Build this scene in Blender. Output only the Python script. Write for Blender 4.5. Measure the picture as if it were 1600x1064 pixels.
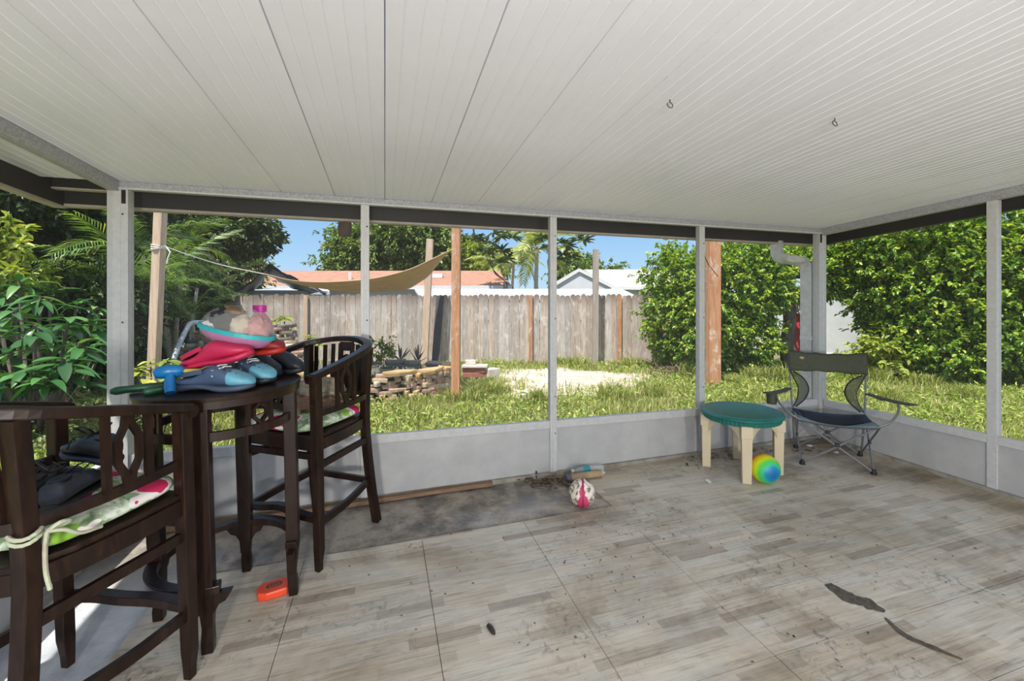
import bpy, bmesh, math, random
import numpy as np
from mathutils import Vector, Matrix, noise as mnoise
random.seed(7); rng = np.random.default_rng(7)
scene = bpy.context.scene
for o in list(bpy.data.objects): bpy.data.objects.remove(o)
COL = scene.collection

# ------------------------------------------------------------------ camera, sky, sun, exposure
TH = math.radians(16.5); S, C = math.sin(TH), math.cos(TH); FPX = 671.0; HOR = 479.0; CZ = 1.405
cam = bpy.data.objects.new('camera', bpy.data.cameras.new('camera')); COL.objects.link(cam)
cam.location = (0, 0, CZ); cam.rotation_euler = (math.pi/2, 0, -TH)
cam.data.sensor_width = 36; cam.data.lens = 36*FPX/1600; cam.data.shift_y = -(532-HOR)/1600
cam.data.clip_start = .05; cam.data.clip_end = 400
scene.camera = cam

world = bpy.data.worlds.new('sky'); scene.world = world; world.use_nodes = True
wn = world.node_tree.nodes; wl = world.node_tree.links
tc = wn.new('ShaderNodeTexCoord'); sx = wn.new('ShaderNodeSeparateXYZ'); wl.new(tc.outputs['Generated'], sx.inputs[0])
sr = wn.new('ShaderNodeValToRGB'); wl.new(sx.outputs[2], sr.inputs[0]); sky_e = sr.color_ramp.elements      # clear blue, paler to the horizon all round
for e_, (p_, c_) in zip([sky_e[0], sky_e[1], sky_e.new(.5), sky_e.new(.5)], [(0, (.62, .80, .95)), (1, (.10, .28, .70)), (.10, (.42, .68, .95)), (.30, (.14, .40, .86))]):
    e_.position = p_; e_.color = (*c_, 1)
wl.new(sr.outputs[0], wn['Background'].inputs[0]); wn['Background'].inputs[1].default_value = .66
sun = bpy.data.objects.new('sun', bpy.data.lights.new('sun', 'SUN')); COL.objects.link(sun)
sun.data.energy = 5.0; sun.data.angle = .012; sun.data.color = (1, .95, .86)
el = math.radians(66); tosun = Vector((-.74*math.cos(el), -.67*math.cos(el), math.sin(el)))
sun.rotation_euler = tosun.to_track_quat('Z', 'Y').to_euler()
FILL_LAMP = 172.0  # energy of the added fill lamps behind the camera
vs = scene.view_settings
scene.display_settings.display_device = 'sRGB'
vs.view_transform = 'Standard'; vs.look = 'None'; vs.gamma = 1; vs.use_curve_mapping = False; vs.exposure = .70

# ------------------------------------------------------------------ helpers
def yd(R, F, z=0): return Vector((R*C+F*S, -R*S+F*C, z))          # yard axes: R along the back fence, F away from the porch
def at(px, F, z=0): return yd((px-800)/FPX*F, F, z)
def ap(px, py, F): return at(px, F, CZ+(HOR-py)/FPX*F)
def onz(px, py, z): return at(px, (z-CZ)*FPX/(HOR-py), z)
def FZ(x, y): return -.019*(4.52-x)-.02*(3.5-y)                    # the slab falls gently to the near left
TILT = Matrix(((1, 0, -.019), (0, 1, -.02), (.019, .02, 1)))
def floor_mat(x, y, rz, dz=0):
    n = Vector((-.019, -.02, 1)).normalized(); xa = Vector((math.cos(rz), math.sin(rz), 0)); xa = (xa-n*xa.dot(n)).normalized(); ya = n.cross(xa)
    return Matrix(((xa.x, ya.x, n.x, x), (xa.y, ya.y, n.y, y), (xa.z, ya.z, n.z, FZ(x, y)+dz), (0, 0, 0, 1)))

def tag(o, label=None, cat=None, group=None, kind=None):
    if label: o['label'] = label
    if cat: o['category'] = cat
    if group: o['group'] = group
    if kind: o['kind'] = kind
    return o
def thing(name, label, cat, M=None, group=None, kind=None):
    o = bpy.data.objects.new(name, None); COL.objects.link(o); o.empty_display_size = .1
    if M is not None:
        if isinstance(M, Matrix): o.matrix_world = M
        else: o.location = M
    return tag(o, label, cat, group, kind)
def struct(name, label=None):
    return thing(name, label, None, kind='structure')

class MB:
    def __init__(s): s.v = []; s.f = []
    def add(s, vs_, fs_, M=None):
        b = len(s.v)
        for p in vs_:
            p = Vector(p); s.v.append(M @ p if M is not None else p)
        s.f += [[i+b for i in f] for f in fs_]; return s
    def box(s, c, d, M=None, rz=0):
        x, y, z = [a/2 for a in d]; vs_ = [Vector((i*x, j*y, k*z)) for i in (-1, 1) for j in (-1, 1) for k in (-1, 1)]
        R = Matrix.Rotation(rz, 4, 'Z'); T = Matrix.Translation(c) @ R
        if M is not None: T = M @ T
        return s.add(vs_, [(0, 1, 3, 2), (4, 6, 7, 5), (0, 4, 5, 1), (2, 3, 7, 6), (0, 2, 6, 4), (1, 5, 7, 3)], T)
    def mm(s, a, b): return s.box([(p+q)/2 for p, q in zip(a, b)], [abs(q-p) for p, q in zip(a, b)])
    def sweep(s, path, w, h, up=(0, 0, 1), closed=False, ws=None):
        """rectangular section along a path; w across, h along up"""
        P = [Vector(p) for p in path]; n = len(P); up = Vector(up); vs_ = []; fs_ = []
        for i, p in enumerate(P):
            t = (P[(i+1) % n]-P[i-1]) if closed else (P[min(i+1, n-1)]-P[max(i-1, 0)])
            t.normalize(); sd = t.cross(up); sd.normalize(); u = sd.cross(t); u.normalize()
            k = ws[i] if ws else 1
            for a, b in ((-1, -1), (1, -1), (1, 1), (-1, 1)): vs_.append(p+sd*(a*w/2*k)+u*(b*h/2*k))
        m = n if closed else n-1
        for i in range(m):
            j = (i+1) % n
            for k in range(4): fs_.append((i*4+k, i*4+(k+1) % 4, j*4+(k+1) % 4, j*4+k))
        if not closed: fs_ += [(3, 2, 1, 0), tuple((n-1)*4+k for k in range(4))]
        return s.add(vs_, fs_)
    def tube(s, path, r, n=8, closed=False, radii=None):
        P = [Vector(p) for p in path]; N = len(P); vs_ = []; fs_ = []; prev = None
        for i, p in enumerate(P):
            t = (P[(i+1) % N]-P[i-1]) if closed else (P[min(i+1, N-1)]-P[max(i-1, 0)])
            t.normalize()
            if prev is None: prev = t.orthogonal().normalized()
            a = (prev-t*prev.dot(t)); a = a.normalized() if a.length > 1e-6 else t.orthogonal().normalized(); prev = a; b = t.cross(a)
            rr = radii[i] if radii else r
            for k in range(n):
                q = 2*math.pi*k/n; vs_.append(p+a*(rr*math.cos(q))+b*(rr*math.sin(q)))
        m = N if closed else N-1
        for i in range(m):
            j = (i+1) % N
            for k in range(n): fs_.append((i*n+k, i*n+(k+1) % n, j*n+(k+1) % n, j*n+k))
        if not closed: fs_ += [tuple(range(n-1, -1, -1)), tuple((N-1)*n+k for k in range(n))]
        return s.add(vs_, fs_)
    def lathe(s, prof, n=32, M=None, wob=None):
        vs_ = []; fs_ = []; m = len(prof)
        for i, (r, z) in enumerate(prof):
            for k in range(n):
                q = 2*math.pi*k/n; rr = r*(wob(i, k) if wob else 1); vs_.append((rr*math.cos(q), rr*math.sin(q), z))
        for i in range(m-1):
            for k in range(n): fs_.append((i*n+k, i*n+(k+1) % n, (i+1)*n+(k+1) % n, (i+1)*n+k))
        fs_ += [tuple(range(n-1, -1, -1)), tuple((m-1)*n+k for k in range(n))]
        return s.add(vs_, fs_, M)
    def prism(s, out, z0, z1, M=None):
        n = len(out); vs_ = [(x, y, z0) for x, y in out]+[(x, y, z1) for x, y in out]
        fs_ = [tuple(range(n-1, -1, -1)), tuple(range(n, 2*n))]+[(i, (i+1) % n, n+(i+1) % n, n+i) for i in range(n)]
        return s.add(vs_, fs_, M)
    def surf(s, fn, nu, nv, cu=False, cv=False, M=None):
        vs_ = [fn(i/(nu if cu else nu-1), j/(nv if cv else nv-1)) for i in range(nu) for j in range(nv)]; fs_ = []
        for i in range(nu if cu else nu-1):
            for j in range(nv if cv else nv-1):
                fs_.append((i*nv+j, ((i+1) % nu)*nv+j, ((i+1) % nu)*nv+(j+1) % nv, i*nv+(j+1) % nv))
        return s.add(vs_, fs_, M)
    def ball(s, c, r, nu=20, nv=12, M=None, fn=None, z0=-1., z1=1.):
        c = Vector(c)
        def g(u, v):
            ph = u*2*math.pi; a0 = math.asin(z0); a1 = math.asin(z1); t = a0+(a1-a0)*v
            d = Vector((math.cos(t)*math.cos(ph), math.cos(t)*math.sin(ph), math.sin(t)))
            k = fn(d) if fn else 1
            return Vector((d.x*r[0]*k, d.y*r[1]*k, d.z*r[2]*k))+c
        return s.surf(g, nu, nv, cu=True, M=M)
    def mesh(s, name, m=None, smooth=False):
        me = bpy.data.meshes.new(name); me.from_pydata([tuple(v) for v in s.v], [], s.f); me.update()
        if m: me.materials.append(m)
        if smooth: me.polygons.foreach_set('use_smooth', [True]*len(me.polygons))
        return me
    def build(s, name, m, parent=None, smooth=False, bevel=0, kind=None, solid=0, sub=0):
        me = s.mesh(name, m, smooth)
        bm = bmesh.new(); bm.from_mesh(me); bmesh.ops.recalc_face_normals(bm, faces=bm.faces); bm.to_mesh(me); bm.free()
        o = bpy.data.objects.new(name, me); COL.objects.link(o)
        if parent: o.parent = parent
        if solid:
            q = o.modifiers.new('s', 'SOLIDIFY'); q.thickness = solid
        if bevel:
            q = o.modifiers.new('b', 'BEVEL'); q.width = bevel; q.segments = 2; q.limit_method = 'ANGLE'; q.angle_limit = .6
        if sub:
            q = o.modifiers.new('u', 'SUBSURF'); q.levels = sub; q.render_levels = sub
        if smooth and not sub and not bevel:
            try: me.set_sharp_from_angle(angle=math.radians(40))
            except Exception: pass
        if kind: o['kind'] = kind
        return o
def inst(name, me, parent, M):
    o = bpy.data.objects.new(name, me); COL.objects.link(o); o.parent = parent; o.matrix_local = M; return o
def smooth_path(pts, n=8, closed=False):
    P = [Vector(p) for p in pts]; out = []; N = len(P)
    for i in range(N if closed else N-1):
        p0 = P[i-1] if (i > 0 or closed) else P[i]*2-P[i+1]; p1 = P[i]; p2 = P[(i+1) % N]
        p3 = P[(i+2) % N] if (i+2 < N or closed) else p2*2-p1
        for k in range(n):
            t = k/n; out.append(.5*((2*p1)+(p2-p0)*t+(2*p0-5*p1+4*p2-p3)*t*t+(3*p1-p0-3*p2+p3)*t**3))
    if not closed: out.append(P[-1])
    return out
def npmesh(name, V, Fq, m, parent=None, kind=None, smooth=False):
    """V (n,3) verts, Fq (m,k) faces, fast"""
    me = bpy.data.meshes.new(name); k = Fq.shape[1]
    me.vertices.add(len(V)); me.vertices.foreach_set('co', np.ascontiguousarray(V, dtype=np.float32).ravel())
    me.loops.add(Fq.size); me.loops.foreach_set('vertex_index', np.ascontiguousarray(Fq, dtype=np.int32).ravel())
    me.polygons.add(len(Fq)); me.polygons.foreach_set('loop_start', np.arange(0, Fq.size, k, dtype=np.int32)); me.polygons.foreach_set('loop_total', np.full(len(Fq), k, dtype=np.int32))
    me.materials.append(m); me.update(calc_edges=True)
    o = bpy.data.objects.new(name, me); COL.objects.link(o)
    if parent: o.parent = parent
    if kind: o['kind'] = kind
    return o

# ------------------------------------------------------------------ materials
class NT:
    def __init__(s, name):
        s.m = bpy.data.materials.new(name); s.m.use_nodes = True; s.t = s.m.node_tree; s.n = s.t.nodes; s.l = s.t.links
        s.b = s.n['Principled BSDF']; s.out = s.n['Material Output']
    def new(s, typ, **kw):
        n = s.n.new(typ)
        for k, v in kw.items(): setattr(n, k, v)
        return n
    def link(s, a, b): s.l.new(a, b)
    def coord(s, kind='Object', scale=(1, 1, 1)):
        if kind == 'World': o = s.new('ShaderNodeNewGeometry').outputs['Position']
        else: o = s.new('ShaderNodeTexCoord').outputs[kind]
        mp = s.new('ShaderNodeMapping'); mp.inputs['Scale'].default_value = scale; s.link(o, mp.inputs[0]); return mp.outputs[0]
    def noise(s, co, scale, detail=4, rough=.55, dist=0):
        n = s.new('ShaderNodeTexNoise'); n.inputs['Scale'].default_value = scale; n.inputs['Detail'].default_value = detail
        n.inputs['Roughness'].default_value = rough; n.inputs['Distortion'].default_value = dist; s.link(co, n.inputs['Vector']); return n.outputs['Fac']
    def ramp(s, fac, stops, interp='LINEAR'):
        r = s.new('ShaderNodeValToRGB'); e = r.color_ramp.elements; r.color_ramp.interpolation = interp
        while len(e) < len(stops): e.new(.5)
        for el_, (p, c) in zip(e, stops): el_.position = p; el_.color = (c[0], c[1], c[2], 1) if not isinstance(c, (int, float)) else (c, c, c, 1)
        s.link(fac, r.inputs[0]); return r.outputs[0]
    def mix(s, fac, a, b, mode='MIX'):
        n = s.new('ShaderNodeMix', data_type='RGBA', blend_type=mode)
        for x, i in ((fac, 0), (a, 6), (b, 7)):
            if isinstance(x, (int, float)): n.inputs[i].default_value = x if i == 0 else (x, x, x, 1)
            elif isinstance(x, tuple): n.inputs[i].default_value = (*x, 1)
            else: s.link(x, n.inputs[i])
        return n.outputs[2]
    def math(s, op, a, b=0, c=0):
        n = s.new('ShaderNodeMath', operation=op)
        for x, i in ((a, 0), (b, 1), (c, 2)):
            if isinstance(x, (int, float)): n.inputs[i].default_value = x
            else: s.link(x, n.inputs[i])
        return n.outputs[0]
    def bump(s, h, strength=.3, dist=.01):
        n = s.new('ShaderNodeBump'); n.inputs['Strength'].default_value = strength; n.inputs['Distance'].default_value = dist
        s.link(h, n.inputs['Height']); s.link(n.outputs[0], s.b.inputs['Normal'])
    def col(s, c):
        if isinstance(c, tuple): s.b.inputs['Base Color'].default_value = (*c, 1)
        else: s.link(c, s.b.inputs['Base Color'])
    def rough(s, r):
        if isinstance(r, (int, float)): s.b.inputs['Roughness'].default_value = r
        else: s.link(r, s.b.inputs['Roughness'])

def plain(name, c, r=.6, metal=0, c2=None, scale=12, stretch=(1, 1, 1), bump=0, emis=None, spec=.5):
    t = NT(name); t.rough(r); t.b.inputs['Metallic'].default_value = metal; t.b.inputs['Specular IOR Level'].default_value = spec
    if c2 is None: c2 = tuple(x*.82 for x in c)
    n = t.noise(t.coord('Object', stretch), scale, 5, .6)
    t.col(t.ramp(n, [(.32, c2), (.68, c)]))
    if bump: t.bump(n, bump, .004)
    return t.m
def wood(name, cs, r=.5, scale=5, stretch=(6, 6, .5), bump=.25, rand=.0, topdark=None, kind='Object', scuff=False):
    t = NT(name); co = t.coord(kind, stretch)
    oi = t.new('ShaderNodeObjectInfo'); off = t.new('ShaderNodeVectorMath', operation='ADD'); t.link(co, off.inputs[0])
    sc = t.math('MULTIPLY', oi.outputs['Random'], 37.0); t.link(sc, off.inputs[1])
    n = t.noise(off.outputs[0], scale, 6, .65, .8)
    c = t.ramp(n, [(.25, cs[0]), (.5, cs[1]), (.75, cs[2])])
    if rand:
        k = t.math('MULTIPLY_ADD', oi.outputs['Random'], rand, 1-rand/2); hs = t.new('ShaderNodeHueSaturation'); t.link(k, hs.inputs['Value']); t.link(c, hs.inputs['Color'])
        s2 = t.math('MULTIPLY_ADD', t.math('FRACT', t.math('MULTIPLY', oi.outputs['Random'], 17.3)), .8, .6); t.link(s2, hs.inputs['Saturation']); c = hs.outputs[0]
    if topdark is not None:
        sp = t.new('ShaderNodeSeparateXYZ'); t.link(t.coord('Object'), sp.inputs[0])
        f = t.math('MULTIPLY_ADD', sp.outputs[2], .46, t.math('MULTIPLY', n, .20))
        c = t.mix(t.ramp(f, [(.80, 0), (.96, 1)]), c, t.mix(1., c, topdark[1], 'MULTIPLY'))
    if scuff:
        g2 = t.coord('World', (1.6, 1.6, .9)); c = t.mix(t.math('MULTIPLY', t.ramp(t.noise(g2, 3.2, 7, .7, .4), [(.54, 0), (.66, .55)]), 1), c, (.72, .67, .62)); c = t.mix(t.ramp(t.noise(t.coord('World', (9, 9, 5)), 2.4, 2, .5), [(.70, 0), (.76, .6)]), c, (.12, .09, .07))
    t.col(c); t.rough(r); t.bump(n, bump, .004); return t.m
def leafmat(name, stops, rough=.45, trans=.3):
    t = NT(name); g = t.new('ShaderNodeNewGeometry'); oi = t.new('ShaderNodeObjectInfo')
    f = t.math('FRACT', t.math('ADD', g.outputs['Random Per Island'], oi.outputs['Random']))
    c = t.ramp(f, stops); t.col(c); t.rough(rough); t.b.inputs['Specular IOR Level'].default_value = .5
    tr = t.new('ShaderNodeBsdfTranslucent'); t.link(t.mix(1., c, (1.1, 1.1, .45), 'MULTIPLY'), tr.inputs['Color'])
    mx = t.new('ShaderNodeMixShader'); mx.inputs[0].default_value = trans
    t.link(t.b.outputs[0], mx.inputs[1]); t.link(tr.outputs[0], mx.inputs[2]); t.link(mx.outputs[0], t.out.inputs['Surface']); return t.m
def seethrough(name, c, op, rough=.5, gloss=0.0):
    t = NT(name); t.col(c); t.rough(rough); tr = t.new('ShaderNodeBsdfTransparent'); mx = t.new('ShaderNodeMixShader')
    mx.inputs[0].default_value = op; t.link(tr.outputs[0], mx.inputs[1]); t.link(t.b.outputs[0], mx.inputs[2]); t.link(mx.outputs[0], t.out.inputs['Surface']); return t.m

M = {}
M['ceil'] = plain('white_roof_pan', (.80, .81, .88), .42, 0, (.75, .76, .83), 1.5)
M['alu'] = plain('white_aluminium', (.62, .62, .63), .45, 0, (.46, .46, .47), 60, (1, 1, 1), .08)
M['alu_post'] = plain('white_post_paint', (.54, .53, .515), .4, 0, (.46, .455, .44), 30)
M['header'] = plain('mottled_shaded_aluminium', (.42, .42, .425), .5, .0, (.24, .24, .245), 70, (1, 1, 1), .1)  # mottled metal, its grey also darkened for the shade on the inner face
M['kick'] = plain('kick_panel_white', (.46, .45, .435), .5, 0, (.375, .368, .357), 5)
M['fascia'] = plain('dark_brown_fascia', (.013, .0095, .006), .6, 0, (.006, .0045, .003), 7)
M['tan_strip'] = plain('tan_drip_edge', (.42, .37, .29), .6)
M['soffit'] = wood('soffit_boards', ((.075, .062, .034), (.11, .092, .05), (.15, .125, .07)), .7, 4, (6, .6, 6), .1)
M['darkwood'] = wood('dark_mahogany', ((.008, .004, .003), (.017, .0078, .005), (.036, .017, .010)), .34, 4, (5, 5, 1.2), .06)
M['darkwood'].node_tree.nodes['Principled BSDF'].inputs['Specular IOR Level'].default_value = .28
M['screen'] = seethrough('fibreglass_screen', (.24, .24, .25), .08, .8)
M['tan_plastic'] = plain('tan_plastic', (.60, .50, .33), .5, 0, (.55, .46, .30), 6)
M['green_plastic'] = plain('green_plastic', (.008, .15, .12), .35, 0, (.008, .125, .10), 9)
M['black'] = plain('black_plastic', (.012, .012, .013), .45)
M['steel'] = plain('grey_steel_tube', (.26, .27, .27), .38, .6)
M['navyfab'] = plain('navy_canvas', (.016, .032, .062), .8, 0, (.010, .02, .042), 9)
M['blackfab'] = plain('black_canvas', (.010, .012, .018), .85)
M['olivefab'] = plain('olive_grey_canvas', (.070, .075, .045), .8, 0, (.05, .055, .034), 30)
M['olivemesh'] = seethrough('olive_mesh', (.10, .11, .07), .62, .8)
M['greyfab'] = plain('slate_canvas', (.20, .25, .27), .8, 0, (.14, .19, .2), 30)
M['pvc'] = plain('white_vinyl', (.72, .73, .73), .5, 0, (.6, .62, .61), 2)
M['galv'] = plain('white_downspout', (.55, .56, .54), .45, 0, (.42, .43, .41), 20)

# ------------------------------------------------------------------ floor
def tile_material():
    t = NT('wood_look_tile'); g = t.new('ShaderNodeNewGeometry').outputs['Position']; sp = t.new('ShaderNodeSeparateXYZ'); t.link(g, sp.inputs[0])
    x, y = sp.outputs[0], sp.outputs[1]
    row = t.math('FLOOR', t.math('DIVIDE', t.math('ADD', y, 10.07), .0575))
    wn1 = t.new('ShaderNodeTexWhiteNoise', noise_dimensions='1D'); t.link(row, wn1.inputs['W'])
    u = t.math('ADD', t.math('DIVIDE', x, .33), t.math('MULTIPLY', wn1.outputs['Value'], 9.7)); cell = t.math('FLOOR', u)
    cv = t.new('ShaderNodeCombineXYZ'); t.link(row, cv.inputs[0]); t.link(cell, cv.inputs[1])
    wn2 = t.new('ShaderNodeTexWhiteNoise', noise_dimensions='2D'); t.link(cv.outputs[0], wn2.inputs['Vector'])
    base = t.ramp(wn2.outputs['Value'], [(0, (.34, .29, .23)), (.06, (.40, .35, .28)), (.16, (.49, .435, .35)), (.55, (.56, .50, .41)), (.8, (.53, .495, .425)), (.95, (.48, .45, .39)), (1, (.37, .33, .27))])
    gco = t.new('ShaderNodeMapping'); gco.inputs['Scale'].default_value = (1.5, 26, 1); t.link(g, gco.inputs[0])
    grain = t.noise(gco.outputs[0], 2.6, 7, .7, .6)
    c = t.mix(.8, base, t.ramp(grain, [(.28, (.42, .38, .32)), (.47, (.95, .94, .92)), (.72, (1.2, 1.19, 1.15))]), 'MULTIPLY')
    big = t.noise(g, 1.1, 6, .68, .5)                                   # tracked-in dirt
    c = t.mix(t.ramp(big, [(.46, 0), (.66, .62)]), c, t.mix(1., c, (.42, .34, .24), 'MULTIPLY'))
    yy = t.math('SUBTRACT', t.math('MULTIPLY_ADD', big, 1.5, y), 3.55)    # grime is thickest along the screen wall
    c = t.mix(t.ramp(yy, [(0, 0), (.8, .6)]), c, t.mix(1., c, (.46, .38, .28), 'MULTIPLY'))
    xx = t.math('SUBTRACT', t.math('MULTIPLY_ADD', big, 1.8, x), 4.45)   # darker and browner towards the right-hand wall
    c = t.mix(t.ramp(xx, [(0, 0), (.9, .6)]), c, t.mix(1., c, (.50, .43, .32), 'MULTIPLY'))
    fine = t.noise(g, 16, 8, .75, 1.2); patch = t.noise(g, 1.7, 3, .5)
    sm = t.math('MULTIPLY', t.ramp(fine, [(.53, 0), (.66, 1)]), t.ramp(patch, [(.47, 0), (.62, .8)]))
    c = t.mix(sm, c, (.10, .085, .065))
    vo = t.new('ShaderNodeTexVoronoi'); vo.inputs['Scale'].default_value = 13; t.link(g, vo.inputs['Vector'])
    vs2 = t.new('ShaderNodeSeparateColor'); t.link(vo.outputs['Color'], vs2.inputs[0])
    sp_ = t.math('MULTIPLY', t.math('LESS_THAN', vo.outputs['Distance'], .10), t.math('GREATER_THAN', vs2.outputs[0], .80))
    c = t.mix(t.math('MULTIPLY', sp_, .8), c, (.07, .055, .04))
    t.col(c); t.rough(t.ramp(big, [(.3, .42), (.7, .7)])); t.bump(grain, .08, .003); return t.m
def concrete_material():
    t = NT('stained_concrete'); g = t.new('ShaderNodeNewGeometry').outputs['Position']; sp = t.new('ShaderNodeSeparateXYZ'); t.link(g, sp.inputs[0])
    n = t.noise(g, 1.6, 7, .66, .1); n2 = t.noise(g, 4.2, 9, .72, .15)
    c = t.ramp(n2, [(.3, (.26, .28, .31)), (.5, (.40, .42, .45)), (.7, (.50, .51, .52))])
    xx = t.math('MULTIPLY_ADD', sp.outputs[0], .8, t.math('MULTIPLY', n, 1.2))
    dirt = t.math('MULTIPLY', t.ramp(xx, [(.05, 0), (.35, 1)]), 1)
    d2 = t.ramp(t.math('ADD', sp.outputs[1], t.math('MULTIPLY', n, 1.1)), [(0, 0), (1, 1)])
    yv = t.math('ADD', sp.outputs[1], t.math('MULTIPLY', n2, .9)); dy = t.ramp(t.math('SUBTRACT', yv, 3.1), [(.05, 0), (.5, .9)])
    mud = t.ramp(n2, [(.28, (.075, .065, .055)), (.42, (.14, .12, .10)), (.52, (.26, .22, .175)), (.60, (.36, .31, .24)), (.72, (.20, .19, .19))])
    far = t.math('MULTIPLY', t.math('GREATER_THAN', sp.outputs[0], -.95), t.math('GREATER_THAN', sp.outputs[1], 2.6))
    c = t.mix(t.math('MAXIMUM', dy, t.math('MULTIPLY', far, t.ramp(n, [(.30, .25), (.50, .95)]))), c, mud)
    joint = t.math('MULTIPLY', t.math('GREATER_THAN', sp.outputs[0], -1.14), t.math('MAXIMUM', t.math('LESS_THAN', sp.outputs[1], 2.822), t.math('GREATER_THAN', sp.outputs[0], 1.62)))
    c = t.mix(joint, c, (.055, .045, .035))                                # grime packed in the joints under the tiles
    t.col(c); t.rough(.75); t.bump(n2, .25, .006); return t.m
M['tile'] = tile_material(); M['concrete'] = concrete_material()

fl = struct('floor')
def slab(x0, x1, y0, y1, top, bot):
    b = MB(); xs = (x0, x1); ys = (y0, y1)
    vs_ = [(x, y, FZ(x, y)+dz) for dz in (bot, top) for x, y in ((x0, y0), (x1, y0), (x1, y1), (x0, y1))]
    return b.add(vs_, [(3, 2, 1, 0), (4, 5, 6, 7), (0, 1, 5, 4), (1, 2, 6, 5), (2, 3, 7, 6), (3, 0, 4, 7)])
slab(-1.86, 4.72, -6.0, 3.62, -.010, -.16).build('concrete_slab', M['concrete'], fl)
xs = [-1.15, -.46, .23, .92, 1.61, 2.30, 2.99, 3.68, 4.37, 4.50]; ys = [2.83-.345*k for k in range(13)]
def tile(x0, x1, y0, y1):
    g = .0016; dz = random.uniform(-.0012, .0012); sx = random.uniform(-.002, .002)
    o = slab(x0+g, x1-g, y0+g, y1-g, dz, -.0098)
    o.v[5].z += sx; o.v[6].z += sx
    o.build('tile', M['tile'], fl)
for i in range(9):
    for j in range(12):
        tile(xs[i], xs[i+1], ys[j+1], ys[j])
    if i >= 4:
        tile(xs[i], xs[i+1], ys[0], ys[0]+.345); tile(xs[i], xs[i+1], ys[0]+.345, 3.47)
# chipped tile edge filled with grit
M['grit'] = plain('dark_grit', (.12, .10, .075), .95, 0, (.05, .042, .033), 40, (1, 1, 1), .6)
def patch(pts, wd, name):
    P = smooth_path([(x, y, 0) for x, y in pts], 7); b = MB(); out1 = []; out2 = []
    for i, p in enumerate(P):
        t = (P[min(i+1, len(P)-1)]-P[max(i-1, 0)]).normalized(); nrm = Vector((-t.y, t.x, 0)); k = i/(len(P)-1)
        w = wd(k)*(1+.5*mnoise.noise(p*30)); out1.append(p+nrm*w*(1+.35*mnoise.noise(p*55))); out2.append(p-nrm*w*(1+.35*mnoise.noise(p*43)))
    for a, bq, a2, b2 in zip(out1, out2, out1[1:], out2[1:]):
        q = [a, bq, b2, a2]; top = [Vector((p.x, p.y, FZ(p.x, p.y)+.0032)) for p in q]; bot = [Vector((p.x, p.y, FZ(p.x, p.y)-.004)) for p in q]
        b.add(top+bot, [(0, 1, 2, 3), (0, 4, 5, 1), (2, 6, 7, 3), (1, 5, 6, 2), (3, 7, 4, 0)])
    return b.build(name, M['grit'], fl, kind='stuff')
patch([(2.27, 1.72), (2.27, 1.62), (2.31, 1.56), (2.335, 1.49)], lambda k: .012+.035*math.sin(math.pi*min(1, k*.9+.1)), 'chipped_edge')
patch([(2.29, 1.46), (2.26, 1.36), (2.30, 1.27), (2.34, 1.20)], lambda k: .012*math.sin(math.pi*k)+.004, 'chipped_edge')

# ------------------------------------------------------------------ ceiling: interlocking roof pans
def cz(y): return 2.24+.04*(3.5-y)
ce = struct('ceiling')
prof = [(0.0008, .008), (.003, 0)]
for k in range(1, 6):
    u = .06*k; prof += [(u-.0035, 0), (u-.0012, -.0022), (u+.0012, -.0022), (u+.0035, 0)]
prof += [(.357, 0), (.3592, .008)]
vs_ = []; fs_ = []; Y0, Y1 = -2.7, 3.5; m = len(prof)
for y in (Y0, Y1):
    for u, dz in prof: vs_.append((u, y, cz(y)+dz))
    for u, dz in prof: vs_.append((u, y, cz(y)+.05))
for i in range(m-1):
    fs_ += [(i, i+1, 2*m+i+1, 2*m+i), (m+i, 3*m+i, 3*m+i+1, m+i+1)]
fs_ += [(0, 2*m, 3*m, m), (m-1, 2*m-1, 4*m-1, 3*m-1)]
pan = MB().add(vs_, fs_).mesh('roof_pan', M['ceil'])
for k in range(-6, 13):
    inst('roof_pan', pan, ce, Matrix.Translation((k*.36, 0, 0)))
# slab above the pans, with overhang
rf = struct('roof')
def roofbox(x0, x1, y0, y1, a, b_, name, m, par=None):
    q = MB(); q.add([(x, y, cz(y)+dz) for dz in (a, b_) for x, y in ((x0, y0), (x1, y0), (x1, y1), (x0, y1))],
                    [(3, 2, 1, 0), (4, 5, 6, 7), (0, 1, 5, 4), (1, 2, 6, 5), (2, 3, 7, 6), (3, 0, 4, 7)])
    return q.build(name, m, par or rf)
roofbox(-2.17, 4.95, -2.8, 3.84, .055, .14, 'roof_deck', M['soffit'])
for k in range(3): roofbox(-2.10+.13*k, -1.985+.13*k, -2.7, 3.72, .042, .0545, 'soffit_board', M['soffit'])
MB().mm((-2.15, 3.72, 2.115), (4.93, 3.77, 2.285)).build('fascia_beam', M['fascia'], rf, bevel=.004)
MB().mm((-2.15, 3.712, 2.098), (4.93, 3.778, 2.115)).build('drip_edge', M['tan_strip'], rf)
roofbox(-2.17, -2.12, -2.7, 3.72, -.135, .054, 'fascia_beam', M['fascia']); roofbox(-2.176, -2.114, -2.7, 3.712, -.150, -.135, 'drip_edge', M['tan_strip'])
roofbox(4.88, 4.93, -2.7, 3.72, -.095, .054, 'fascia_beam', M['fascia']); roofbox(4.876, 4.936, -2.7, 3.712, -.105, -.095, 'drip_edge', M['fascia'])
MB().mm((-2.12, 3.60, 2.20), (-1.75, 3.64, 2.278)).build('rafter_block', M['fascia'], rf)
MB().mm((-2.12, 3.594, 2.19), (-1.75, 3.646, 2.20)).build('rafter_edge', M['tan_strip'], rf)

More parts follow.
